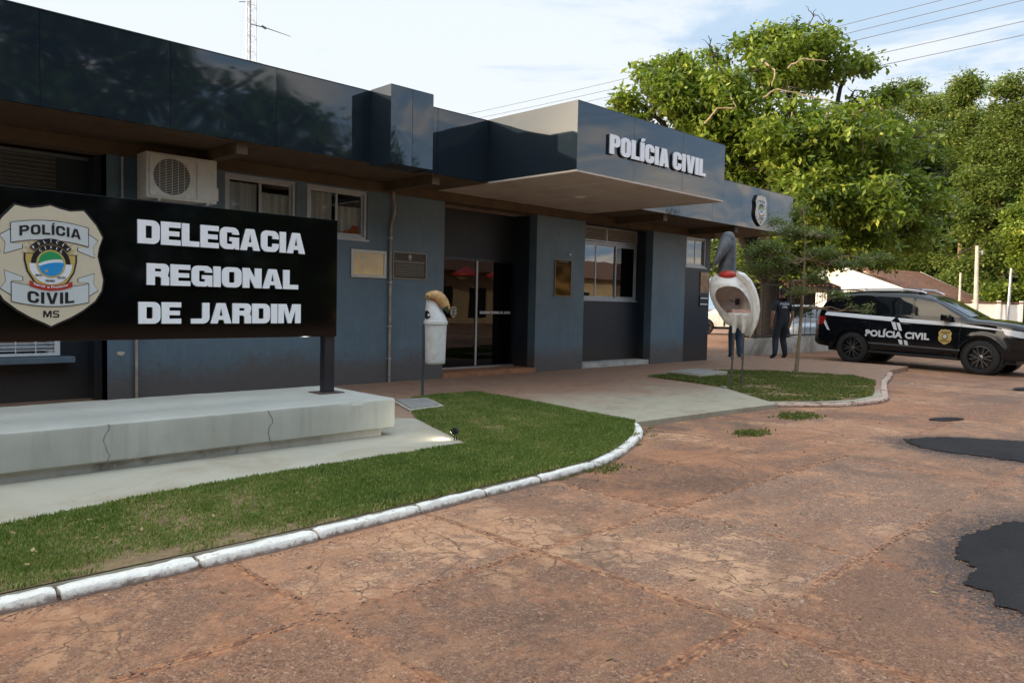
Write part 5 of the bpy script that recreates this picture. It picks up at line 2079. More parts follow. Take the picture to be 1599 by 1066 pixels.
class Car:
    def __init__(s, top, bottom, plan, vert, wheels, wr):
        s.top, s.bottom, s.plan, s.vert, s.wheels, s.wr = top, bottom, plan, vert, wheels, wr

    def zt(s, x):
        return interp(s.top, x)

    def zb(s, x):
        z = interp(s.bottom, x)
        for w in s.wheels:
            a = s.wr*1.20
            if abs(x-w) < a:
                z = max(z, s.wr*.96+math.sqrt(a*a-(x-w)**2))
        return z

    def w(s, x, z):
        return interp(s.plan, x)*interp(s.vert, z)

    def flare(s, x, z):
        f = 0
        for w in s.wheels:
            d = math.hypot(x-w, z-s.wr)
            f = max(f, .022*math.exp(-((d-s.wr*1.25)/.07)**2))
        return f

    def side(s, x, z, off=0):
        """point on the right-hand side (y negative)"""
        return Vector((x, -(s.w(x, z)+s.flare(x, z)+off), z))

    def body(s, n=150, rows=16, crown=.03):
        x0, x1 = s.top[0][0], s.top[-1][0]
        xs = [x0+(x1-x0)*i/n for i in range(n+1)]
        mb = MB()
        rings = []
        for x in xs:
            zb, zt = s.zb(x), s.zt(x)
            zb = min(zb, zt-.02)
            right = []
            for j in range(rows+1):
                t = j/rows
                z = zb+(zt-zb)*t
                y = s.w(x, z)+s.flare(x, z)
                # roll the shoulder over into the roof or bonnet
                k = max(0, (z-(zt-.07))/.07)
                y *= 1-.10*k*k
                right.append((y, z-.0*k))
            yt = right[-1][0]
            for f in (.85, .6, .3): right.append((yt*f, zt+crown*(1-f*f)))
            ring = [Vector((x, -y, z)) for y, z in right]+[Vector((x, 0, zt+crown))]+[Vector((x, y, z)) for y, z in right[::-1]]
            rings.append(ring)
        mb.loft(rings, closed=True)
        return mb

    def patch(s, mb, p, off=.004, nu=14, nv=4, side=-1, thick=True):
        """four corners (x, z) a b c d laid on the side"""
        a, b, c, d = p
        vs = []
        for j in range(nv+1):
            for i in range(nu+1):
                u, v = i/nu, j/nv
                x = (a[0]*(1-u)+b[0]*u)*(1-v)+(d[0]*(1-u)+c[0]*u)*v
                z = (a[1]*(1-u)+b[1]*u)*(1-v)+(d[1]*(1-u)+c[1]*u)*v
                q = s.side(x, z, off)
                if side > 0: q.y = -q.y
                vs.append(q)
        m_ = nu+1
        fs = [(j*m_+i, j*m_+i+1, (j+1)*m_+i+1, (j+1)*m_+i) for j in range(nv) for i in range(nu)]
        if side > 0: fs = [f[::-1] for f in fs]
        mb.add(vs, fs)


def wheel(parent, x, y, r, w, sgn, fancy=True):
    wl_ = thing('wheel', None, None, (x, y, r))
    wl_.parent = parent
    Mx = Matrix.Rotation(R(90*sgn), 4, 'X')     # axis along y, face outwards
    mb = MB()
    rr = r*.66
    prof = [(rr, -w*.48), (r*.86, -w*.5), (r*.965, -w*.42), (r, -w*.25), (r, w*.25), (r*.965, w*.42), (r*.86, w*.5), (rr+.012, w*.48), (rr, w*.40), (rr*.99, -w*.4)]
    mb.lathe(prof, 44, Mx)
    for k in range(44):      # tread blocks on the shoulder
        t = 2*math.pi*k/44
        c = Vector((math.cos(t), math.sin(t), 0))
        e = Vector((-math.sin(t), math.cos(t), 0))
        for zz in (-w*.36, w*.36):
            vs = []
            for a, b, c2 in ((-.011, .0, -.02), (.011, 0, -.02), (.011, 0, .02), (-.011, 0, .02), (-.011, 1, -.02), (.011, 1, -.02), (.011, 1, .02), (-.011, 1, .02)):
                vs.append(Mx @ (c*(r*.972+b*.016)+e*a+Vector((0, 0, zz+c2))))
            mb.add(vs, [(0, 1, 2, 3), (4, 7, 6, 5), (0, 4, 5, 1), (1, 5, 6, 2), (2, 6, 7, 3), (3, 7, 4, 0)])
    mb.build('tyre', M['tyre'], wl_, smooth=True, angle=35)
    mb = MB()
    mb.lathe([(rr+.01, w*.44), (rr-.012, w*.47), (rr-.022, w*.40), (rr-.03, w*.10), (rr*.3, w*.06), (0, w*.06)], 40, Mx)
    mb.build('rim', rimm, wl_, smooth=True)
    mb = MB()
    n = 6
    for k in range(n):
        for dv in (-.22, .22):
            t0, t1 = 2*math.pi*k/n+dv*.35, 2*math.pi*k/n+dv
            p0 = (rr*.18*math.cos(t0), rr*.18*math.sin(t0))
            p1 = (rr*.93*math.cos(t1), rr*.93*math.sin(t1))
            d = Vector((p1[0]-p0[0], p1[1]-p0[1])).normalized()
            nn = Vector((-d.y, d.x))
            hw0, hw1 = rr*.06, rr*.045
            lp = [(p0[0]+nn.x*hw0, p0[1]+nn.y*hw0), (p0[0]-nn.x*hw0, p0[1]-nn.y*hw0), (p1[0]-nn.x*hw1, p1[1]-nn.y*hw1), (p1[0]+nn.x*hw1, p1[1]+nn.y*hw1)]
            mb.prism([lp], 0, .03, F=lambda v: Mx @ Vector((v.x, v.z, w*.40-v.y)))
    mb.lathe([(rr*.26, w*.30), (rr*.24, w*.42), (rr*.10, w*.45), (0, w*.45)], 20, Mx)
    mb.build('spoke', rim_hi if fancy else M['galv'], wl_)
    return wl_


def common_car(root, car, paint, glassq, door_x, wheels_y, rwid):
    mb = car.body()
    body = mb.build('body', paint, root, smooth=True, angle=55)
    for i, q in enumerate(glassq):
        for sd in (-1, 1):
            mb = MB()
            car.patch(mb, q, .004, 12, 6, sd)
            mb.build('side_window', carglass, root, smooth=True)
    # door shut lines
    mb = MB()
    for x, z0, z1 in door_x:
        for sd in (-1, 1):
            car.patch(mb, [(x-.004, z0), (x+.004, z0), (x+.004, z1), (x-.004, z1)], .0015, 1, 12, sd)
    mb.build('shut_line', M['inkblack'], root)
    for x in car.wheels:
        for sg_ in (1, -1):
            y = -sg_*wheels_y
            wheel(root, x, y, car.wr, rwid, sg_)
            # dark well behind the wheel
    mb = MB()
    for x in car.wheels:
        for s_ in (-1, 1):
            mb.lathe([(0, .0), (car.wr*1.14, .0), (car.wr*1.14, .30), (0, .30)], 28, Matrix.Translation((x, s_*(wheels_y-.28), car.wr+.02)) @ Matrix.Rotation(R(-90*s_), 4, 'X'))
    mb.box(car.top[0][0]+.35, -.72, .27, car.top[-1][0]-.35, .72, .5)
    mb.build('underbody', M['black'], root)
    return body


# ---- the black patrol car
suv = Car(
    top=[(-2.46, .60), (-2.44, .80), (-2.41, 1.0), (-2.38, 1.15), (-2.33, 1.32), (-2.20, 1.60), (-2.10, 1.70), (-1.95, 1.75), (-1.2, 1.80), (-.5, 1.80), (-.1, 1.775), (.25, 1.70), (.55, 1.56), (.85, 1.40), (1.10, 1.26), (1.25, 1.225),
         (1.6, 1.205), (2.0, 1.16), (2.20, 1.115), (2.32, 1.04), (2.39, .90), (2.42, .70), (2.43, .50)],
    bottom=[(-2.46, .50), (-2.3, .40), (-1.9, .36), (-1.0, .34), (1.0, .34), (1.9, .36), (2.2, .36), (2.43, .42)],
    plan=[(-2.46, .78), (-2.42, .85), (-2.3, .90), (-2.0, .925), (-1.4, .93), (1.2, .93), (1.7, .925), (2.0, .90), (2.2, .84), (2.34, .76), (2.43, .66)],
    vert=[(.30, .955), (.45, .985), (.60, .998), (.85, 1.0), (1.0, .985), (1.14, .97), (1.22, .935), (1.35, .90), (1.55, .85), (1.72, .80), (1.8, .77)],
    wheels=[-1.42, 1.43], wr=.385)
cp0 = Vector((21.23, 8.30, -.012))
cp1 = Vector((21.10, 5.10, -.085))
dirv = (cp1-cp0)
sc_ = 1.085
cen = cp0+dirv*(1.42/2.85)
cz_ang = math.atan2(dirv.y, dirv.x)
pc = thing('patrol_car', 'black patrol SUV with white side stripes and lettering, parked right of the grass island', 'car', (0, 0, 0), cz_ang, sc=sc_)
# nearside wheels stand on the measured points: shift by half the track
nrm = Vector((-dirv.y, dirv.x, 0)).normalized()
pc.location = cen+nrm*(.80*sc_)
pc.rotation_euler[1] = -math.atan2(dirv.z, math.hypot(dirv.x, dirv.y))
gl1 = [(-.02, 1.255), (.98, 1.25), (.44, 1.565), (-.02, 1.655)]
gl2 = [(-.98, 1.27), (-.10, 1.258), (-.10, 1.66), (-.93, 1.68)]
gl3 = [(-2.02, 1.33), (-1.06, 1.28), (-1.01, 1.68), (-1.86, 1.64)]
common_car(pc, suv, paint_black, [gl1, gl2, gl3], [(.99, .42, 1.20), (-.06, .40, 1.66), (-1.02, .72, 1.66)], .80, .265)


def front_patch(car, x0, x1, wf, off, n=8):
    """patch over the roof side of the loft between two stations"""
    mb = MB()
    vs = []
    for i in range(n+1):
        x = x0+(x1-x0)*i/n
        zt = car.zt(x)
        yt = car.w(x, zt)*.90*wf
        for k in range(9):
            f = -1+2*k/8
            vs.append(Vector((x, f*yt, zt+.03*(1-(f*wf)**2)+off)))
    mb.add(vs, [(i*9+k, i*9+k+1, (i+1)*9+k+1, (i+1)*9+k) for i in range(n) for k in range(8)])
    return mb


front_patch(suv, .34, 1.12, .90, .012).build('windscreen', carglass, pc, smooth=True)
front_patch(suv, -2.30, -2.04, .86, .012).build('rear_window', carglass, pc, smooth=True)
for s_ in (-1, 1):
    mb = MB()
    mb.tube([(-1.95, s_*.60, 1.775), (-1.8, s_*.61, 1.83), (-.5, s_*.615, 1.875), (.0, s_*.60, 1.83), (.12, s_*.59, 1.775)], .018, 8)
    mb.build('roof_rail', mat('satin_rail', (.55, .57, .60), .3, .7), pc, smooth=True)
mb = MB()
mb.bbox(-.35, -.52, 1.84, -.02, .52, 1.90, .02)
mb.build('light_bar', mat('dark_light_bar', (.02, .02, .05), .1, coat=1), pc)
mb = MB()
suv.patch(mb, [(-2.18, 1.165), (-.52, 1.085), (-.44, 1.185), (-2.14, 1.255)], .005, 30, 3)
suv.patch(mb, [(-.30, 1.075), (1.0, 1.05), (1.0, 1.125), (-.38, 1.175)], .005, 24, 3)
suv.patch(mb, [(1.005, 1.05), (1.95, 1.00), (1.9, 1.02), (1.005, 1.122)], .005, 16, 2)
suv.patch(mb, [(-.52, 1.078), (-.44, .895), (-.36, .885), (-.425, 1.073)], .005, 3, 8)
suv.patch(mb, [(-.40, 1.065), (-.32, .882), (-.25, .875), (-.32, 1.062)], .005, 3, 8)
suv.patch(mb, [(-.33, .665), (-.29, .555), (-.21, .55), (-.24, .66)], .005, 3, 5)
suv.patch(mb, [(-.20, .658), (-.17, .548), (-.09, .542), (-.12, .652)], .005, 3, 5)
suv.patch(mb, [(-2.27, 1.11), (-2.08, .80), (-2.0, .78), (-2.20, 1.125)], .005, 3, 8)
mb.build('livery_stripe', stripe, pc, smooth=True)
FS = lambda v: suv.side(v.x, v.z, .006-v.y)
text_mb('POLÍCIA CIVIL', -1.10, .36, .695, .855, -.001, .001, .05, F=FS, spacing=1.05).build('lettering', stripe, pc)
csd = thing('door_shield', None, None, (0, 0, 0))
csd.parent = pc
def FB(v): return suv.side(.69+v.x*.34, .80+v.z*.36, .006-v.y*1.0)
mb = MB()
mb.prism([hs+[(-x, z) for x, z in hs[-2:0:-1]]], -.001, .001, F=FB)
mb.build('plate', M['gold'], csd)
mb = MB()
for lp in ([(-.3, .22), (.3, .22), (.27, .34), (-.27, .34)], [(-.26, -.32), (.26, -.32), (.3, -.21), (-.3, -.21)], [(.2*math.cos(R(k*20)), .01+.2*math.sin(R(k*20))) for k in range(18)]):
    mb.prism([lp], -.004, -.002, F=FB)
mb.build('marking', mat('badge_brown', (.20, .14, .05), .5), csd)
mb = MB()
mb.prism([[(.12*math.cos(R(k*20)), .02+.12*math.sin(R(k*20))) for k in range(18)]], -.008, -.006, F=FB)
mb.build('marking', M['ribbon'], csd)
# mirror, handles, lamps, arches, sills
for s_ in (-1, 1):
    mb = MB()
    mb.bbox(.62, s_*1.02-.10, 1.16, .80, s_*1.02+.10, 1.31, .03)
    mb.box(.68, min(s_*.86, s_*.94), 1.18, .74, max(s_*.86, s_*.94), 1.21)
    mb.build('door_mirror', paint_black, pc, smooth=True, angle=50)
mb = MB()
for x in (-.16, -1.20):
    q = suv.side(x, 1.0)
    mb.tube([suv.side(x-.09, 1.035, .012), suv.side(x-.07, 1.035, .035), suv.side(x+.07, 1.035, .035), suv.side(x+.09, 1.035, .012)], .013, 8)
mb.build('door_handle', paint_black, pc, smooth=True)
for s_ in (-1, 1):
    mb = MB()
    suv.patch(mb, [(1.88, .92), (2.36, .84), (2.32, .98), (1.80, 1.06)], .006, 10, 5, s_)
    mb.build('headlight', lampm, pc, smooth=True)
    mb = MB()
    suv.patch(mb, [(-2.38, .90), (-2.20, .93), (-2.13, 1.12), (-2.33, 1.14)], .006, 6, 5, s_)
    mb.build('tail_light', tail_m, pc, smooth=True)
for s_ in (-1, 1):
    mb = MB()
    mb.bbox(-1.0, min(s_*.90, s_*.99), .30, 1.0, max(s_*.90, s_*.99), .345, .012)
    mb.build('side_step', M['black'], pc)
mb = MB()
for i in range(5):
    z = .62+i*.05
    mb.tube([(2.415-.02*i*.3, -.42, z), (2.445-.015*i*.3, 0, z), (2.415-.02*i*.3, .42, z)], .011, 6)
mb.build('grille', rim_hi, pc)
mb = MB()
suv.patch(mb, [(-1.02, .52), (1.02, .50), (1.02, .53), (-1.02, .555)], .010, 24, 2)
mb.build('door_moulding', mat('dull_moulding', (.10, .11, .12), .35, coat=.5), pc)

# ---- pale car behind the fence
hatch = Car(
    top=[(-2.0, .6), (-1.95, .9), (-1.85, 1.1), (-1.6, 1.38), (-1.2, 1.46), (-.4, 1.48), (.1, 1.42), (.55, 1.18), (.85, 1.0), (1.2, .95), (1.6, .86), (1.85, .72), (1.95, .5)],
    bottom=[(-2.0, .4), (-1.6, .28), (1.6, .28), (1.95, .34)],
    plan=[(-2.0, .66), (-1.8, .78), (-1.2, .84), (1.0, .84), (1.6, .78), (1.95, .55)],
    vert=[(.25, .95), (.5, 1.0), (.85, .99), (.95, .95), (1.2, .87), (1.5, .74)], wheels=[-1.22, 1.23], wr=.30)
hc = thing('parked_hatchback', 'pale blue-grey hatchback parked behind the black fence', 'car', (28.6, 13.0, 0), R(-142), sc=1.05)
common_car(hc, hatch, paint_blue, [[(-.05, .97), (.68, .97), (.20, 1.32), (-.05, 1.38)], [(-.85, .99), (-.13, .97), (-.13, 1.38), (-.80, 1.39)]], [(.75, .4, .93), (-.09, .35, 1.4), (-.95, .6, 1.4)], .72, .19)
front_patch(hatch, .12, .84, .9, .012).build('windscreen', carglass, hc, smooth=True)
front_patch(hatch, -1.84, -1.62, .86, .012).build('rear_window', carglass, hc, smooth=True)
for s_ in (-1, 1):
    mb = MB()
    hatch.patch(mb, [(1.45, .66), (1.82, .60), (1.78, .72), (1.42, .80)], .006, 8, 4, s_)
    mb.build('headlight', lampm, hc, smooth=True)
    mb = MB()
    hatch.patch(mb, [(-1.93, .75), (-1.78, .75), (-1.74, 1.0), (-1.86, 1.02)], .006, 5, 4, s_)
    mb.build('tail_light', tail_m, hc, smooth=True)
# ---- white pickup far back
pick = Car(
    top=[(-2.6, .7), (-2.58, 1.08), (-1.0, 1.10), (-.98, 1.45), (-.8, 1.72), (-.2, 1.76), (.4, 1.70), (.95, 1.25), (1.2, 1.12), (2.0, 1.06), (2.4, .95), (2.5, .6)],
    bottom=[(-2.6, .5), (-2.0, .4), (2.0, .4), (2.5, .42)],
    plan=[(-2.6, .86), (-1.5, .9), (1.5, .9), (2.1, .85), (2.5, .66)],
    vert=[(.3, .96), (.6, 1.0), (1.05, .99), (1.15, .94), (1.7, .80)], wheels=[-1.5, 1.55], wr=.37)
pk = thing('white_pickup', 'white pickup truck parked far behind between the station and the bird shelter', 'pickup', (37.0, 20.6, .0), R(128), sc=1.05)
common_car(pk, pick, paint_white, [[(0, 1.18), (.85, 1.18), (.35, 1.58), (0, 1.62)], [(-.88, 1.2), (-.08, 1.18), (-.08, 1.62), (-.75, 1.62)]], [(.9, .5, 1.1), (-.04, .5, 1.6), (-.97, .5, 1.1)], .76, .24)
front_patch(pick, .42, .98, .9, .012).build('windscreen', carglass, pk, smooth=True)
mb = MB()
mb.bbox(2.47, -.8, .45, 2.62, .8, .62, .03)
mb.box(2.44, -.5, .66, 2.52, .5, .86)
mb.build('bumper', M['black'], pk)

# ================================================================== FENCE, PEOPLE
fn = thing('iron_fence', 'black iron bar fence on a stained low white wall behind the walking officer', 'fence', (20.3, 11.15, 0))
mb = MB()
mb.bbox(0, -.09, -.05, 9.5, .09, .50, .012)
mb.build('base_wall', concrete('stained_render', (.50, .47, .41), (.17, .12, .09), .75), fn, smooth=True, angle=30)
mb = MB()
mb.box(0, -.03, .55, 9.5, .03, .60)
mb.box(0, -.025, 2.12, 9.5, .025, 2.16)
mb.build('rail', M['black'], fn)
mb = MB()
x = .1
while x < 9.45:
    mb.tube([(x, 0, .50), (x, 0, 2.12)], .010, 6)
    x += .42
mb.build('bars', M['black'], fn)
for x in (.03, 3.1, 6.2, 9.4):
    mb = MB()
    mb.box(x-.035, -.035, .50, x+.035, .035, 2.26)
    mb.build('post', M['black'], fn)


def skin_body(name, joints, bones, parent, mts, assign, sub=2):
    """one continuous body grown from a skeleton; joints: name -> (pos, rx, ry)"""
    names = list(joints)
    idx = {n: i for i, n in enumerate(names)}
    me = bpy.data.meshes.new('sk')
    me.from_pydata([joints[n][0] for n in names], [(idx[a], idx[b]) for a, b in bones], [])
    ob = bpy.data.objects.new('sk', me)
    C.objects.link(ob)
    md = ob.modifiers.new('s', 'SKIN')
    md.use_smooth_shade = True
    md.branch_smoothing = .4
    for i, n in enumerate(names):
        v = me.skin_vertices[0].data[i]
        v.radius = (joints[n][1], joints[n][2])
        v.use_root = (n == 'pelvis')
    sb = ob.modifiers.new('b', 'SUBSURF')
    sb.levels = sb.render_levels = sub
    bpy.context.view_layer.update()
    ev = ob.evaluated_get(bpy.context.evaluated_depsgraph_get())
    nm = bpy.data.meshes.new_from_object(ev)
    bpy.data.objects.remove(ob)
    nm.name = name
    nm.materials.clear()
    for m_ in mts: nm.materials.append(m_)
    mi = []
    for p in nm.polygons:
        mi.append(assign(p.center))
    nm.polygons.foreach_set('material_index', mi)
    nm.polygons.foreach_set('use_smooth', [True]*len(mi))
    o = bpy.data.objects.new(name, nm)
    C.objects.link(o)
    o.parent = parent
    return o


skin = mat('skin', (.30, .16, .10), .55)
darkcloth = mat('black_uniform_cloth', (.012, .014, .02), .85, var=.3, vscale=12, bump=.3, bscale=18)
jeans = mat('blue_jeans', (.045, .075, .125), .85, var=.3, vscale=14, bump=.3, bscale=18)
khaki = mat('olive_shirt', (.16, .11, .05), .85, var=.25, vscale=12)


def hand_bones(J, B, wrist, p, d, side, up, k):
    """palm and five curled fingers; d direction of the hand, side across the palm"""
    pm = p+d*.045*k
    J['palm'+wrist] = (tuple(pm), .030*k, .016*k)
    B.append((wrist, 'palm'+wrist))
    for i, (off, ln) in enumerate(((-.030, .060), (-.011, .075), (.009, .070), (.028, .055))):
        a = pm+side*off*k+d*.035*k
        b = a+d*ln*.5*k+up*.010*k
        c = b+d*ln*.35*k+up*.030*k
        for q, (nm, pos) in enumerate((('a', a), ('b', b), ('c', c))):
            J[f'{wrist}f{i}{nm}'] = (tuple(pos), (.0095-.0015*q)*k, (.0095-.0015*q)*k)
        B += [('palm'+wrist, f'{wrist}f{i}a'), (f'{wrist}f{i}a', f'{wrist}f{i}b'), (f'{wrist}f{i}b', f'{wrist}f{i}c')]
    a = p+side*-.035*k+d*.03*k+up*.01*k
    b = a+side*-.012*k+d*.035*k+up*.02*k
    J[wrist+'ta'] = (tuple(a), .011*k, .011*k)
    J[wrist+'tb'] = (tuple(b), .009*k, .009*k)
    B += [(wrist, wrist+'ta'), (wrist+'ta', wrist+'tb')]


def person(name, label, loc, rz, pose, mts, assign, sc=1.0):
    pr = thing(name, label, 'person', loc, rz, sc=sc)
    P = pose
    J = {'pelvis': ((0, 0, .94), .155, .115), 'waist': ((0, .0, 1.08), .145, .105), 'chest': ((0, .0, 1.30), .205, .13), 'neck0': ((0, .0, 1.47), .085, .075), 'neck': ((0, -.005, 1.53), .055, .058),
         'head': ((0, -.015, 1.63), .075, .090), 'crown': ((0, .0, 1.71), .068, .080)}
    B = [('pelvis', 'waist'), ('waist', 'chest'), ('chest', 'neck0'), ('neck0', 'neck'), ('neck', 'head'), ('head', 'crown')]
    for s, sd in (('L', -1), ('R', 1)):
        kx, ky, kz = P['knee'+s]
        ax_, ay, az = P['ankle'+s]
        J['hip'+s] = ((.10*sd, 0, .86), .112, .112)
        J['knee'+s] = ((kx, ky, kz), .082, .086)
        J['calf'+s] = (((kx*.6+ax_*.4), (ky*.6+ay*.4)+.012, kz*.6+az*.4), .078, .080)
        J['ankle'+s] = ((ax_, ay, az), .062, .066)
        J['foot'+s] = ((ax_+.01*sd, ay-.09, az-.055), .042, .030)
        J['toe'+s] = ((ax_+.02*sd, ay-.17, az-.065), .038, .022)
        B += [('pelvis', 'hip'+s), ('hip'+s, 'knee'+s), ('knee'+s, 'calf'+s), ('calf'+s, 'ankle'+s), ('ankle'+s, 'foot'+s), ('foot'+s, 'toe'+s)]
        J['sh'+s] = ((.185*sd, 0, 1.415), .075, .068)
        e = Vector(P['elbow'+s])
        w = Vector(P['wrist'+s])
        J['elbow'+s] = (tuple(e), .045, .045)
        J['wrist'+s] = (tuple(w), .028, .026)
        B += [('chest', 'sh'+s), ('sh'+s, 'elbow'+s), ('elbow'+s, 'wrist'+s)]
        d = (w-e).normalized()
        hand_bones(J, B, 'wrist'+s, w, d, Vector((0, -1, 0)).cross(d).cross(d).normalized()*-1, Vector((-sd, 0, 0)), 1.0)
    body = skin_body('body', J, B, pr, mts, assign)
    # face and ears, small but there
    mb = MB()
    mb.tube([(0, -.098, 1.66), (0, -.118, 1.625), (0, -.105, 1.612)], [.008, .014, .008], 8)
    for s_ in (-1, 1):
        mb.tube([(s_*.076, -.005, 1.665), (s_*.086, .004, 1.645), (s_*.078, -.003, 1.61)], [.008, .014, .008], 8)
    mb.build('face', skin, pr, smooth=True)
    mb = MB()
    for s_ in (-1, 1):
        mb.tube([(s_*.028-.006, -.098, 1.658), (s_*.028+.006, -.098, 1.658)], .006, 8)
    mb.tube([(-.022, -.098, 1.583), (.022, -.098, 1.583)], .004, 6)
    mb.build('eyes', M['inkblack'], pr, smooth=True)
    # hair cap
    mb = MB()
    rings = []
    for t in range(8):
        a = R(90*t/7)
        z = 1.655+.125*math.sin(a)
        q = math.cos(a)
        rings.append([Vector(((.084*q+.001)*math.cos(2*math.pi*k/20), .008+(.103*q+.001)*math.sin(2*math.pi*k/20)-(.0 if math.sin(2*math.pi*k/20) > 0 else -.012), z-(.05 if (t == 0 and math.sin(2*math.pi*k/20) > 0) else 0))) for k in range(20)])
    mb.loft(rings)
    mb.build('hair', mat('dark_hair', (.012, .009, .007), .8), pr, smooth=True)
    return pr


def as_uniform(c):
    if c.z > 1.50: return 1
    if abs(c.x) > .235 and .7 < c.z < 1.20: return 1
    return 0


# officer, back to the camera, mid stride
fwd_away = -.66
pose = {'kneeL': (-.12, -.10, .50), 'ankleL': (-.13, .02, .10), 'kneeR': (.17, .02, .49), 'ankleR': (.29, .20, .12),
        'elbowL': (-.30, .02, 1.13), 'wristL': (-.31, -.07, .90), 'elbowR': (.29, .07, 1.13), 'wristR': (.30, .03, .88)}
of = person('person', 'person in black uniform with white back lettering walking away beside the iron fence', (20.06, 9.76, ZP-.03), R(180-30), pose, [darkcloth, skin], as_uniform, sc=1.10)
def FT(v): return Vector((-v.x, .138+v.y*0+.0, v.z))
mb = text_mb('POLÍCIA', -.13, .13, 1.345, 1.40, 0, 0, .04, F=lambda v: Vector((-v.x, .1335-abs(v.x)*.10, v.z)))
text_mb('CIVIL', -.075, .075, 1.27, 1.325, 0, 0, .04, F=lambda v: Vector((-v.x, .1335-abs(v.x)*.10, v.z)), mb=mb)
mb.build('lettering', M['letter'], of)
for s_ in (-1, 1):
    pass


def as_jeans(c):
    if c.z > 1.50: return 2
    if abs(c.x) > .22 and .6 < c.z < 1.0: return 2
    return 1 if c.z > .97 else 0


pose2 = {'kneeL': (-.09, -.05, .49), 'ankleL': (-.11, .02, .10), 'kneeR': (.10, -.03, .49), 'ankleR': (.11, .0, .10),
         'elbowL': (-.31, .04, 1.14), 'wristL': (-.34, -.06, .92), 'elbowR': (.29, .04, 1.13), 'wristR': (.29, -.06, .90)}
person('person', 'person in blue jeans and olive shirt standing behind the bird shelter', (19.15, 10.62, ZP-.03), R(135), pose2, [jeans, khaki, skin], as_jeans, sc=1.06)

# ================================================================== TREES


def leaves(name, mt, parent, blobs, n, size, seed, cluster=14, spread=.35, droop=.5, shell=.75, loc=(0, 0, 0), aspect=.55, gaps=.0):
    """leaf blades in sprigs through the crown volume"""
    r = np.random.default_rng(seed)
    vol = np.array([b[3]*b[4]*b[5] for b in blobs])**.67
    nc = max(1, n//cluster)
    ci = r.choice(len(blobs), nc, p=vol/vol.sum())
    B = np.array(blobs)[ci]
    d = r.normal(size=(nc, 3))
    d /= np.linalg.norm(d, axis=1)[:, None]
    rad = 1-np.abs(r.normal(0, 1-shell, nc))
    rad = np.clip(rad, .1, 1.08)
    # lumpy outline
    lump = 1+.13*np.sin(d[:, 0]*7+ci)+.13*np.sin(d[:, 1]*8+ci*2)+.10*np.sin(d[:, 2]*9+ci*3)
    Cc = B[:, :3]+d*B[:, 3:6]*(rad*lump)[:, None]
    if gaps:
        g = fbm(Cc[:, 0]+Cc[:, 2]*.8, Cc[:, 1]-Cc[:, 2]*.6, 2.2/max(.3, np.mean(B[:, 3])), seed)
        Cc = Cc[g > -gaps]
        nc = len(Cc)
    tone = np.clip(r.normal(.45, .22, nc), 0, 1)
    k = cluster
    N = nc*k
    c = np.repeat(Cc, k, 0)+r.normal(0, spread, (N, 3))*[1, 1, .6]
    s = size*(.6+.8*r.random(N))
    a = r.uniform(0, 6.28, N)
    dip = r.uniform(-droop*1.6, .35, N)
    ax = np.stack([np.cos(a)*np.cos(dip), np.sin(a)*np.cos(dip), np.sin(dip)], 1)
    sd = np.stack([-np.sin(a), np.cos(a), np.zeros(N)], 1)
    roll = r.uniform(-.9, .9, N)
    up = np.cross(ax, sd)
    sd = sd*np.cos(roll)[:, None]+up*np.sin(roll)[:, None]
    L = s[:, None]
    Wd = (s*aspect*.5)[:, None]
    V = np.stack([c, c+ax*L*.5+sd*Wd, c+ax*L, c+ax*L*.5-sd*Wd], 1).reshape(-1, 3)
    V[3::4] += [0, 0, 0]
    F = np.arange(N*4).reshape(-1, 4)
    t = np.clip(np.repeat(tone, k)+r.normal(0, .12, N), 0, 1)
    o = np_mesh(name, V, F, mt, parent, rnd=np.repeat(t, 4))
    o.location = loc
    return o, Cc


def limb(mb, a, b, r0_, r1_, seed, wig=.12, n=6, sag=0):
    r = random.Random(seed)
    a, b = Vector(a), Vector(b)
    L = (b-a).length
    pts = []
    for i in range(n+1):
        t = i/n
        w = Vector((r.uniform(-1, 1), r.uniform(-1, 1), r.uniform(-1, 1)))*wig*L*math.sin(math.pi*t)*.6
        pts.append(a.lerp(b, t)+w+Vector((0, 0, sag*L*math.sin(math.pi*t))))
    mb.tube(pts, [r0_+(r1_-r0_)*i/n for i in range(n+1)], 7)
    return pts


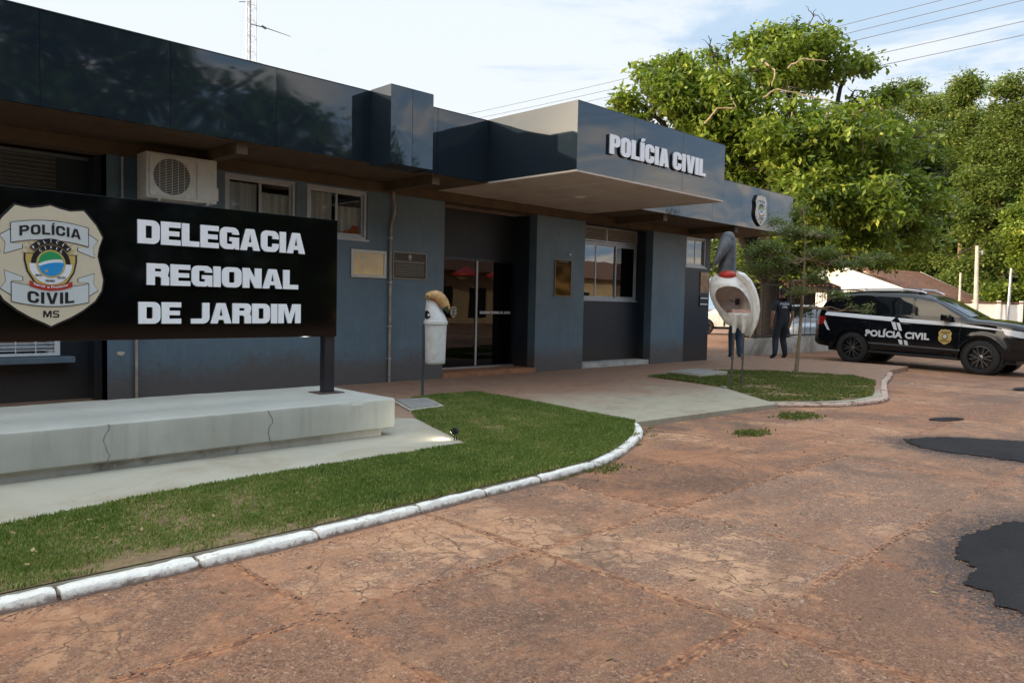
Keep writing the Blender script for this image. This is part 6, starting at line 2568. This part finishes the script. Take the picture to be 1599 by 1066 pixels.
def tree(name, label, loc, trunk_h, trunk_r, blobs, n, size, seed, lm, bm_, group=None, nlimb=10, bare=0, **kw):
    t = thing(name, label, 'tree', loc, 0, group)
    r = random.Random(seed)
    o, cc = leaves('crown', lm, t, blobs, n, size, seed, **kw)
    mb = MB()
    top = Vector((r.uniform(-.3, .3)*trunk_r*4, r.uniform(-.3, .3)*trunk_r*4, trunk_h))
    mb.tube([(0, 0, -.1), (0, 0, .15), tuple(top*.4+Vector((trunk_r*.4, 0, 0))), tuple(top*.7), tuple(top)], [trunk_r*1.5, trunk_r*1.1, trunk_r, trunk_r*.85, trunk_r*.7], 12)
    mb.build('trunk', bm_, t, smooth=True)
    mb = MB()
    for i in range(nlimb):
        b = blobs[i % len(blobs)]
        tgt = Vector(b[:3])+Vector((r.uniform(-.6, .6)*b[3], r.uniform(-.6, .6)*b[4], r.uniform(-.2, .7)*b[5]))
        pts = limb(mb, top*r.uniform(.72, 1.0), tgt, trunk_r*.5, trunk_r*.13, seed*31+i)
        for k in range(3):
            s_ = pts[r.randint(2, 5)]
            e = s_+Vector((r.uniform(-1, 1), r.uniform(-1, 1), r.uniform(-.2, .9)))*b[3]*.55
            limb(mb, s_, e, trunk_r*.16, trunk_r*.05, seed*77+i*5+k, n=5)
    # bare twigs that break the outline
    for i in range(bare):
        b = blobs[r.randrange(len(blobs))]
        dd = Vector((r.uniform(-1, 1), r.uniform(-1, 1), r.uniform(.1, 1))).normalized()
        s_ = Vector(b[:3])+Vector((dd.x*b[3], dd.y*b[4], dd.z*b[5]))*.7
        e = s_+dd*b[3]*r.uniform(.45, .8)
        pts = limb(mb, s_, e, trunk_r*.09, trunk_r*.02, seed*13+i, wig=.3)
        for k in range(4):
            q = pts[r.randint(1, 5)]
            limb(mb, q, q+Vector((r.uniform(-1, 1), r.uniform(-1, 1), r.uniform(-.3, 1)))*b[3]*.35, trunk_r*.045, trunk_r*.014, seed*17+i*9+k, n=4, wig=.3)
    if mb.v: mb.build('limb', bm_, t, smooth=True)
    return t


def P3(u, v, dep):
    """world point seen at pixel u, v of the 1599 wide photo, dep metres into the view"""
    d = fw+rr_*((u-799.5)/1194.7)-uu_*((v-533)/1194.7)
    return Vector((0, 0, 1.4))+d*dep


# the large broad-leaved tree over the end of the building
T0 = P3(1205, 500, 26)
T0.z = 0
def rel(u, v, dep, r1, r2=None, r3=None):
    p = P3(u, v, dep)-T0
    r2 = r2 or r1
    return (p.x, p.y, p.z, r1, r2, r3 or r1*.7)
big = [rel(1030, 150, 25, 1.2, 1.4, .75), rel(1075, 115, 26, .95, 1.2, .5), rel(1130, 180, 25, 1.9, 2.0, 1.1), rel(1200, 110, 26, 1.7, 1.9, .85), rel(1245, 75, 26, 1.2, 1.4, .55), rel(1290, 110, 27, 1.2, 1.6, .6), rel(1180, 240, 24.5, 2.0, 2.1, 1.1),
       rel(1260, 220, 24.5, 2.2, 2.2, 1.2), rel(1340, 230, 25.5, 1.6, 2.0, 1.0), rel(1235, 310, 24, 2.1, 2.0, 1.1), rel(1310, 320, 24, 1.8, 2.0, 1.0), rel(1380, 310, 26, 1.5, 1.8, 1.1),
       rel(1090, 210, 25, 1.1, 1.4, .7), rel(1390, 215, 27, .8, 1.2, .5), rel(1400, 365, 27, 1.2, 1.5, .8), rel(1330, 385, 25, 1.3, 1.5, .5), rel(1250, 385, 25.5, 1.6, 1.8, .55), rel(1010, 175, 25, .7, .9, .45), rel(1350, 165, 27, .8, 1.0, .4),
       rel(985, 155, 25, .5, .6, .3), rel(1010, 110, 25.5, .5, .6, .25), rel(1050, 95, 26, .5, .7, .22), rel(1120, 85, 26, .7, .8, .25), rel(1165, 65, 26, .6, .8, .25), rel(1215, 48, 26, .7, .8, .25), rel(1275, 60, 27, .7, .8, .25), rel(1330, 100, 27, .6, .8, .25), rel(1385, 150, 27, .7, .8, .25), rel(1150, 130, 25, 1.3, 1.5, .5), rel(1080, 250, 25, .8, 1, .6), rel(1372, 402, 26, .9, .9, .35), rel(1305, 402, 25.5, .8, .8, .3)]
tree('broadleaf_tree', 'large broad-leaved tree with bright drooping leaves rising over the right end of the station', T0, 3.0, .36, big, 100000, .22, 5, M['leaf'], M['bark_dark'], nlimb=26, bare=36,
     cluster=9, spread=.15, droop=.8, shell=.62, aspect=.46, gaps=.7)
# pale bare boughs that loop over the crown
bb = MB()
for i, (pts) in enumerate([[(1100, 195), (1120, 170), (1150, 168), (1140, 150)], [(1190, 152), (1215, 140), (1260, 150), (1300, 158)], [(1250, 160), (1235, 180), (1245, 195), (1290, 205)], [(1285, 190), (1295, 175), (1330, 180), (1345, 170), (1370, 160), (1385, 185)], [(1335, 185), (1350, 200), (1375, 205), (1370, 225)], [(1190, 95), (1210, 110), (1205, 135)], [(1300, 215), (1330, 205), (1345, 215), (1350, 240)], [(1230, 105), (1255, 92), (1290, 96)]]):
    q = [P3(u, v, 23.2) for u, v in pts]
    q = [Vector((0, 0, 0))+v-T0 for v in q]
    sm = []
    for a, b in zip(q, q[1:]):
        sm += [a.lerp(b, k/4)+Vector((random.uniform(-.05, .05),)*3) for k in range(4)]
    sm.append(q[-1])
    bb.tube(sm, [.032-.02*k/len(sm) for k in range(len(sm))], 6)
bt = bpy.data.objects['broadleaf_tree']
bb.build('bare_bough', mat('pale_bough_bark', (.34, .25, .16), .85, var=.3, vscale=8), bt, smooth=True)

# the small feathery tree on the grass island
S0 = Vector((15.62, 7.24, ZP))
def rs(u, v, dep, a, b=None, c=None):
    p = P3(u, v, dep)-S0
    return (p.x, p.y, p.z, a, b or a, c or a*.5)
sm_ = [rs(1200, 385, 15.6, .52, .5, .16), rs(1235, 360, 16, .42, .5, .16), rs(1250, 330, 16.3, .22, .25, .25), rs(1190, 420, 15.4, .40, .45, .22), rs(1215, 410, 15.4, .36, .4, .2), rs(1285, 395, 16, .50, .5, .16), rs(1330, 410, 16.4, .40, .5, .12), rs(1370, 400, 16.5, .3, .3, .1),
       rs(1250, 455, 15.6, .30, .3, .10), rs(1305, 460, 15.8, .26, .3, .09), rs(1340, 478, 15.8, .2, .25, .07), rs(1215, 345, 16.3, .3, .3, .12), rs(1290, 365, 16.4, .3, .35, .12), rs(1270, 435, 16, .2, .2, .08), rs(1180, 395, 15.8, .25, .3, .12), rs(1360, 485, 16, .14, .15, .05)]
stt = thing('sapling', 'small feathery sapling with a thin leaning trunk growing on the grass island', 'tree', S0)
leaves('crown', M['leaf_small'], stt, sm_, 15000, .048, 12, cluster=26, spread=.06, droop=.35, shell=.55, aspect=.5, gaps=.9)
mb = MB()
tp = [P3(1243, 583, 16.0), P3(1248, 530, 16), P3(1252, 480, 16), P3(1255, 440, 16), P3(1256, 405, 16), P3(1258, 365, 16), P3(1254, 325, 16)]
tp = [p-S0 for p in tp]
tp[0].z = -.03
mb.tube([tuple(p) for p in tp], [.045, .036, .032, .026, .020, .014, .006], 9)
mb.build('trunk', M['bark'], stt, smooth=True)
mb = MB()
r = random.Random(2)
for i, b in enumerate(sm_):
    base = tp[min(5, max(2, int(2+i % 4)))]
    e = Vector(b[:3])
    cand = [p for p in tp[2:] if p.z < e.z+.15] or [tp[2]]
    base = cand[-1]
    pts = limb(mb, base, e, .016, .006, 40+i, wig=.10, sag=-.04)
    for k in range(6):
        q = pts[r.randint(2, 6)]
        limb(mb, q, q+Vector((r.uniform(-1, 1), r.uniform(-1, 1), r.uniform(-.2, .4)))*b[3]*1.0, .006, .002, 90+i*7+k, n=4, wig=.2)
mb.build('limb', M['bark'], stt, smooth=True)

# the wood on the right: trees one can tell apart
wood_lab = ['tall loose-crowned tree of the wood %s']
spec = [  # u, v_top, depth, half width px, label
    (1365, 135, 60, 62, 'round-topped wood tree just right of the large broadleaf crown'),
    (1440, 150, 66, 55, 'feathery wood tree with a gap of sky on its left side'),
    (1495, 118, 60, 60, 'tall wood tree above the leaning grey pole'),
    (1560, 118, 56, 62, 'pale green wood tree with a forked trunk near the right edge'),
    (1625, 125, 54, 60, 'dense wood tree at the right edge of the view'),
    (1405, 128, 68, 55, 'airy wood tree rising beside the outer twigs of the large crown'),
    (1468, 140, 70, 58, 'dark-hearted tall wood tree in the middle of the row'),
    (1530, 165, 68, 55, 'broad wood tree filling the row behind the forked trunk'),
    (1590, 160, 66, 50, 'tall wood tree behind the low bushy one at the right edge'),
    (1410, 235, 64, 60, 'lower wood tree behind the tiled roof'),
    (1520, 265, 56, 55, 'low bright wood tree behind the utility pole'),
    (1615, 280, 50, 50, 'low bushy wood tree at the far right'),
]
for i, (u, vt, dep, hw, lab) in enumerate(spec):
    base = P3(u, 480, dep)
    base.z = 0
    m_ = dep/1194.7
    H = 1.4+(487-vt)*m_
    wd = hw*m_*1.18
    r = random.Random(60+i)
    bl = []
    low = .25*H if vt > 200 else .40*H
    nb = 26
    for k in range(nb):
        z = low+(H-low-.7)*((k+.5)/nb)
        q = wd*(.95 if z < .75*H else .72)*r.uniform(.28, .50)
        off = wd*r.uniform(.2, .8)*(1 if z < .8*H else .5)
        a = r.uniform(0, 6.28)
        bl.append((math.cos(a)*off, math.sin(a)*off, z, q, q, q*r.uniform(.5, .8)))
    bl.append((0, 0, H-.9, wd*.35, wd*.35, .9))
    tree('wood_tree', lab, base, H*.55, .16, bl, 34000, .25, 70+i, M['leaf_far'] if i != 11 else M['leaf'], M['bark'] if i in (3, 2, 8) else M['bark_dark'],
         group='trees of the wood on the right', nlimb=9, bare=3, cluster=14, spread=.28, droop=.6, shell=.55, aspect=.5, gaps=.85)
# forked pale trunks showing in front of the wood
# undergrowth closing the view, its shade put into dark leaves: one mass
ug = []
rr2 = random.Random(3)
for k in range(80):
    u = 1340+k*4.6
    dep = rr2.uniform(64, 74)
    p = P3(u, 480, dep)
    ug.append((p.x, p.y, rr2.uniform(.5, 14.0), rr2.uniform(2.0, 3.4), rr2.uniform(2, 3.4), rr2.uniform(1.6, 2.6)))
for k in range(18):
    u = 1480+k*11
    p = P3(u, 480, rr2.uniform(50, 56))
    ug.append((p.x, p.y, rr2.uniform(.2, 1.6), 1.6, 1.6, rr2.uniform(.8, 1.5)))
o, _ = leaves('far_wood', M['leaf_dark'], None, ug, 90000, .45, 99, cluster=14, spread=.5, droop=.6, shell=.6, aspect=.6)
prop(o, 'far wood and undergrowth under the crowns, shade put into its dark leaf colour', 'wood', kind='stuff')
# shrubs and shade trees behind the fence, left of the trunk
for i, (u, v, dep, a, b_, lab) in enumerate([(1215, 405, 31, 1.9, 1.0, 'dark shrub mass hanging over the fence behind the officer'), (1150, 400, 34, 1.6, 1.5, 'dark shade tree behind the neck of the bird shelter')]):
    p = P3(u, v, dep)
    bl = [(0, 0, p.z, a, a, b_), (a*.7, 0, p.z-.5, a*.7, a*.7, b_*.7), (-a*.6, .4, p.z+.2, a*.7, a*.7, b_*.7)]
    tree('shade_tree', lab, (p.x, p.y, 0), max(.8, p.z-.4), .12, bl, 9000, .2, 140+i, M['leaf_far'], M['bark_dark'], nlimb=5, cluster=12, spread=.22, shell=.6, gaps=1.2)

# ================================================================== BUILDINGS BEHIND


M['pole'] = mat('weathered_pole', (.42, .39, .34), .85, var=.25, vscale=4)


def gable_house(name, label, c, ux, w, L, h, rise, wallm, rz_over=.35, roofm=None, openings=()):
    """gable faces along -local y; c = centre of the front gable"""
    ang = math.atan2(ux.y, ux.x)
    g = thing(name, label, 'house', (c.x, c.y, 0), ang)
    mb = MB()
    hw = w/2
    mb.prism([[(-hw, -.1), (hw, -.1), (hw, h), (0, h+rise), (-hw, h)]], 0, L)
    mb.build('wall', wallm, g)
    mb = MB()
    t = .10
    o = rz_over
    for s_ in (-1, 1):
        e0 = (s_*(hw+o), h-rise*o/hw)
        vs = []
        n = 26
        mb.add([(0, -o, h+rise+.02), (e0[0], -o, e0[1]+.02), (e0[0], L+o, e0[1]+.02), (0, L+o, h+rise+.02), (0, -o, h+rise+t+.02), (e0[0], -o, e0[1]+t+.02), (e0[0], L+o, e0[1]+t+.02), (0, L+o, h+rise+t+.02)],
               [(0, 1, 2, 3), (7, 6, 5, 4), (0, 4, 5, 1), (1, 5, 6, 2), (2, 6, 7, 3)])
        ln = math.hypot(e0[0], rise+rise*o/hw)
        k = int((L+2*o)/.24)
        for i in range(k):
            y = -o+.12+(L+2*o-.24)*i/max(1, k-1)
            mb.tube([(0, y, h+rise+t+.03), (e0[0]*1.01, y, e0[1]+t+.03)], .06, 6)
    rf = mb.build('roof', roofm or M['tile'], g, smooth=True, angle=50)
    mb = MB()
    for s_ in (-1, 1):
        e0 = (s_*(hw+o), h-rise*o/hw)
        mb.prism([[(0, h+rise+t+.10), (e0[0], e0[1]+t+.10), (e0[0], e0[1]-.06), (0, h+rise-.06)]], -o-.05, -o-.01)
    mb.build('bargeboard', M['whitewash'], rf)
    for (x, z, ww, hh) in openings:
        mb = MB()
        frame_rect(mb, x, z, x+ww, z+hh, -.03, -.003, .06)
        f = mb.build('window', M['frame'], g)
        mb = MB()
        mb.box(x+.06, -.02, z+.06, x+ww-.06, -.004, z+hh-.06)
        mb.build('pane', carglass, f)
    return g


right2 = Vector((rr_.x, rr_.y, 0)).normalized()
c1 = P3(1288, 480, 47)
gable_house('white_house', 'whitewashed house with a clay tile roof behind the patrol car', c1, Vector((.22, -.975, 0)).normalized(), 7.6, 7, 2.75, 1.45, M['whitewash'], .5, openings=((1.2, .9, 1.0, 1.0),))
c2 = P3(1430, 480, 56)
gable_house('tiled_house', 'low house with a broad weathered clay tile roof right of the white house', c2, (Vector((rr_.x, rr_.y, 0)).normalized()*-.62+Vector((fw.x, fw.y, 0)).normalized()*.78).normalized(), 8.4, 8, 2.15, 2.0, M['whitewash'], .5)
# brown awning roof behind the fence
aw = thing('tiled_shelter', 'small tiled shelter roof on posts behind the fence', 'shelter', P3(1255, 480, 31)*1.0)
aw.location.z = 0
aw.rotation_euler = (0, 0, R(-35))
mb = MB()
mb.add([(-1.1, -.8, 2.28), (1.1, -.8, 2.28), (.8, .8, 2.75), (-.8, .8, 2.75), (-1.1, -.8, 2.20), (1.1, -.8, 2.20), (.8, .8, 2.67), (-.8, .8, 2.67)], [(0, 1, 2, 3), (7, 6, 5, 4), (0, 4, 5, 1), (1, 5, 6, 2), (3, 2, 6, 7), (0, 3, 7, 4)])
for i in range(11):
    x = -1.05+i*.21
    mb.tube([(x, -.82, 2.30), (x*.76, .8, 2.77)], .05, 6)
mb.build('roof', M['tile'], aw, smooth=True, angle=50)
mb = MB()
mb.box(-1.12, -.84, 2.08, 1.12, -.80, 2.22)
mb.build('bargeboard', M['beam'], aw)
for x in (-1, 1):
    mb = MB()
    mb.box(x-.05, -.75, 0, x+.05, -.65, 2.2)
    mb.build('post', M['bark_dark'], aw)
# dark open shed in the shade of the tree
sd_ = thing('dark_shed', 'dark open shed in the shade behind the fence and the bird shelter', 'shed', P3(1195, 480, 36))
sd_.location.z = 0
sd_.rotation_euler = (0, 0, R(-48))
mb = MB()
mb.box(-.7, 0, 0, 2.3, .15, 2.5)
mb.box(-.7, .151, 0, -.55, 3.5, 2.5)
mb.box(2.15, .151, 0, 2.3, 3.5, 2.5)
mb.build('wall', mat('dark_timber', (.030, .024, .020), .9, var=.4, vscale=4), sd_)
mb = MB()
mb.box(-.9, -1.6, 2.52, 2.5, 3.8, 2.6)
mb.build('roof', mat('old_sheet_roof', (.10, .07, .055), .7, var=.3, vscale=3), sd_)
for x in (-.8, 2.4):
    mb = MB()
    mb.box(x-.06, -1.5, 0, x+.06, -1.38, 2.52)
    mb.build('post', M['bark_dark'], sd_)
# far white yard wall with a rail
yw = thing('yard_wall', 'far white yard wall with posts left of the leaning grey pole', 'wall', P3(1478, 480, 44))
yw.location.z = 0
yw.rotation_euler = (0, 0, R(-44))
mb = MB()
mb.box(0, 0, 0, 4.4, .15, 1.95)
mb.build('wall', M['whitewash'], yw)
for x in (1.55, 3.0, 4.3):
    mb = MB()
    mb.box(x-.10, -.06, 0, x+.10, -.002, 2.15)
    mb.build('post', M['whitewash'], yw)
mb = MB()
mb.box(-.1, -.07, 2.0, 4.45, .2, 2.08)
mb.build('coping', M['tile'], yw)
# poles
for u, v0, v1, dep, r0_, lab, mt_, ins in ((1524, 500, 384, 43, .15, 'pale round utility pole with a small insulator in front of the wood', M['pole'], 1), (1572, 505, 419, 40, .09, 'grey steel pole leaning right near the edge of the wood', M['galv'], 0), (1498, 490, 426, 44, .09, 'short white post beside the far white wall', M['pole'], 0)):
    a = P3(u, v0, dep)
    b = P3(u+(7 if 'leaning' in lab else 2), v1, dep)
    p = thing('utility_pole', lab, 'pole', (a.x, a.y, 0))
    mb = MB()
    mb.tube([(0, 0, -.1), (b.x-a.x, b.y-a.y, b.z)], [r0_, r0_*.62], 12)
    mb.build('shaft', mt_, p, smooth=True)
    if ins:
        mb = MB()
        q = Vector((b.x-a.x, b.y-a.y, b.z-.35))
        mb.tube([q, q+right2*.30], .03, 6)
        mb.tube([q+right2*.30+Vector((0, 0, -.12)), q+right2*.30+Vector((0, 0, .12))], .05, 8)
        mb.build('insulator', M['galv'], p)

# ================================================================== WIRES AND MAST
wires = [(28, 10.35), (28, 9.93), (28, 11.0), (28, 11.32), (28.4, 11.8)]
for i, (x, z) in enumerate(wires):
    mb = MB()
    for a, b in ((-40, 0), (0, 40), (40, 85), (85, 130)):
        pts = [(x, a+(b-a)*k/10, z-.55*math.sin(math.pi*k/10)*0+.30*((2*k/10-1)**2)-.08) for k in range(11)]
        mb.tube(pts, .011, 5)
    prop(mb.build('power_line', mat('weathered_cable', (.09, .09, .10), .6)), ['lowest but one power line crossing the sky on the right', 'lowest power line crossing the sky on the right', 'third power line from below on the right', 'fourth power line from below on the right', 'topmost power line on the right'][i], 'power line', 'power lines across the sky')
mast = thing('radio_mast', 'slim pale lattice radio mast rising behind the station roof', 'mast', P3(391, 97, 20))
mast.location.z = 3.9
mp = mat('pale_galvanised_lattice', (.62, .64, .65), .5, .3)
mb = MB()
tri = [Vector((.14*math.cos(R(a)), .14*math.sin(R(a)), 0)) for a in (200, 320, 80)]
Hm = 9.0
for t in tri: mb.tube([t, t+Vector((0, 0, Hm))], .016, 6)
mb.build('leg', mp, mast)
mb = MB()
k = 0
z = .3
while z < Hm:
    for i in range(3):
        a, b = tri[i], tri[(i+1) % 3]
        mb.tube([a+Vector((0, 0, z)), b+Vector((0, 0, z))], .006, 5)
        mb.tube([a+Vector((0, 0, z)), b+Vector((0, 0, z+.40))], .005, 5)
    z += .40
mb.build('bracing', mp, mast)
mb = MB()
mb.tube([(0, 0, 0), (0, 0, Hm)], .014, 6)
a0 = Vector((0, 0, 4.62))
mb.tube([a0, a0+right2*.42+Vector((0, 0, -.10)), a0+right2*1.05+Vector((0, 0, -.30))], [.014, .012, .006], 6)
mb.tube([a0+right2*.30+Vector((0, 0, -.05)), a0+right2*.40+Vector((0, 0, -.11))], .03, 8)
mb.tube([Vector((0, 0, 5.18)), Vector((0, 0, 5.18))-right2*.30], .010, 6)
mb.build('antenna', M['black'], mast)
mb = MB()
mb.bbox(-.22, -.22, -.1, .22, .22, 3.62, .02)
mb.build('base', mat('cream_mast_base', (.60, .52, .38), .8), mast)
for i, (dx, dy) in enumerate(((-1, .4),)):
    mb = MB()
    mb.tube([Vector((0, 0, 7.5)), Vector((-right2.x*.5, -right2.y*.5, .5))], .004, 4)
    mb.build('stay', mp, mast)

# ================================================================== ACROSS THE STREET (seen in the glass)
ah = thing('corner_shop', 'low cream shop across the street with red awnings', 'shop', (24, -16, 0))
mb = MB()
mb.box(-2, -6, 0, 40, 0, 3.6)
mb.build('wall', mat('cream_wall', (.50, .40, .25), .8, var=.15), ah)
mb = MB()
mb.add([(-3, .8, 3.4), (41, .8, 3.4), (41, -3, 5.0), (-3, -3, 5.0), (-3, -7, 3.4), (41, -7, 3.4)], [(0, 1, 2, 3), (3, 2, 5, 4)])
mb.build('roof', M['tile'], ah)
for x in (4, 6.5, 9.5, 12, 20, 30):
    mb = MB()
    mb.box(x, .003, .4, x+1.5, .04, 2.4)
    mb.build('window', M['black'], ah)
for x in (5, 8.0, 11):
    mb = MB()
    mb.lathe([(0, 3.75), (.9, 3.2), (.95, 3.05), (0, 3.05)], 14, Matrix.Translation((x, 1.4, 0)))
    mb.build('parasol', M['emb_red'], ah, smooth=True, angle=30)
st_bl = []
for i in range(44):
    x = -40+i*1.7
    top = 17.0 if x < 14 else max(4.5, 17.0-(x-14)*.62)
    for k in range(6):
        st_bl.append((x+random.uniform(-1.5, 1.5), -23+random.uniform(-2.5, 2.5), .8+(top-2.4)*k/5, 2.2, 2.0, 2.0))
for i in range(26):
    y = -34+i*3.2
    for k in range(3):
        st_bl.append((-46+random.uniform(-2, 2), y+random.uniform(-1, 1), .6+k*2.2+random.uniform(-.4, .4), 2.0, 2.4, 1.6))
o, _ = leaves('street_tree_line', M['leaf_dark'], None, st_bl, 90000, .75, 300, cluster=10, spread=.5, shell=.7)
prop(o, 'mass of tall dark trees across the street, seen only in reflections', 'trees', kind='stuff')
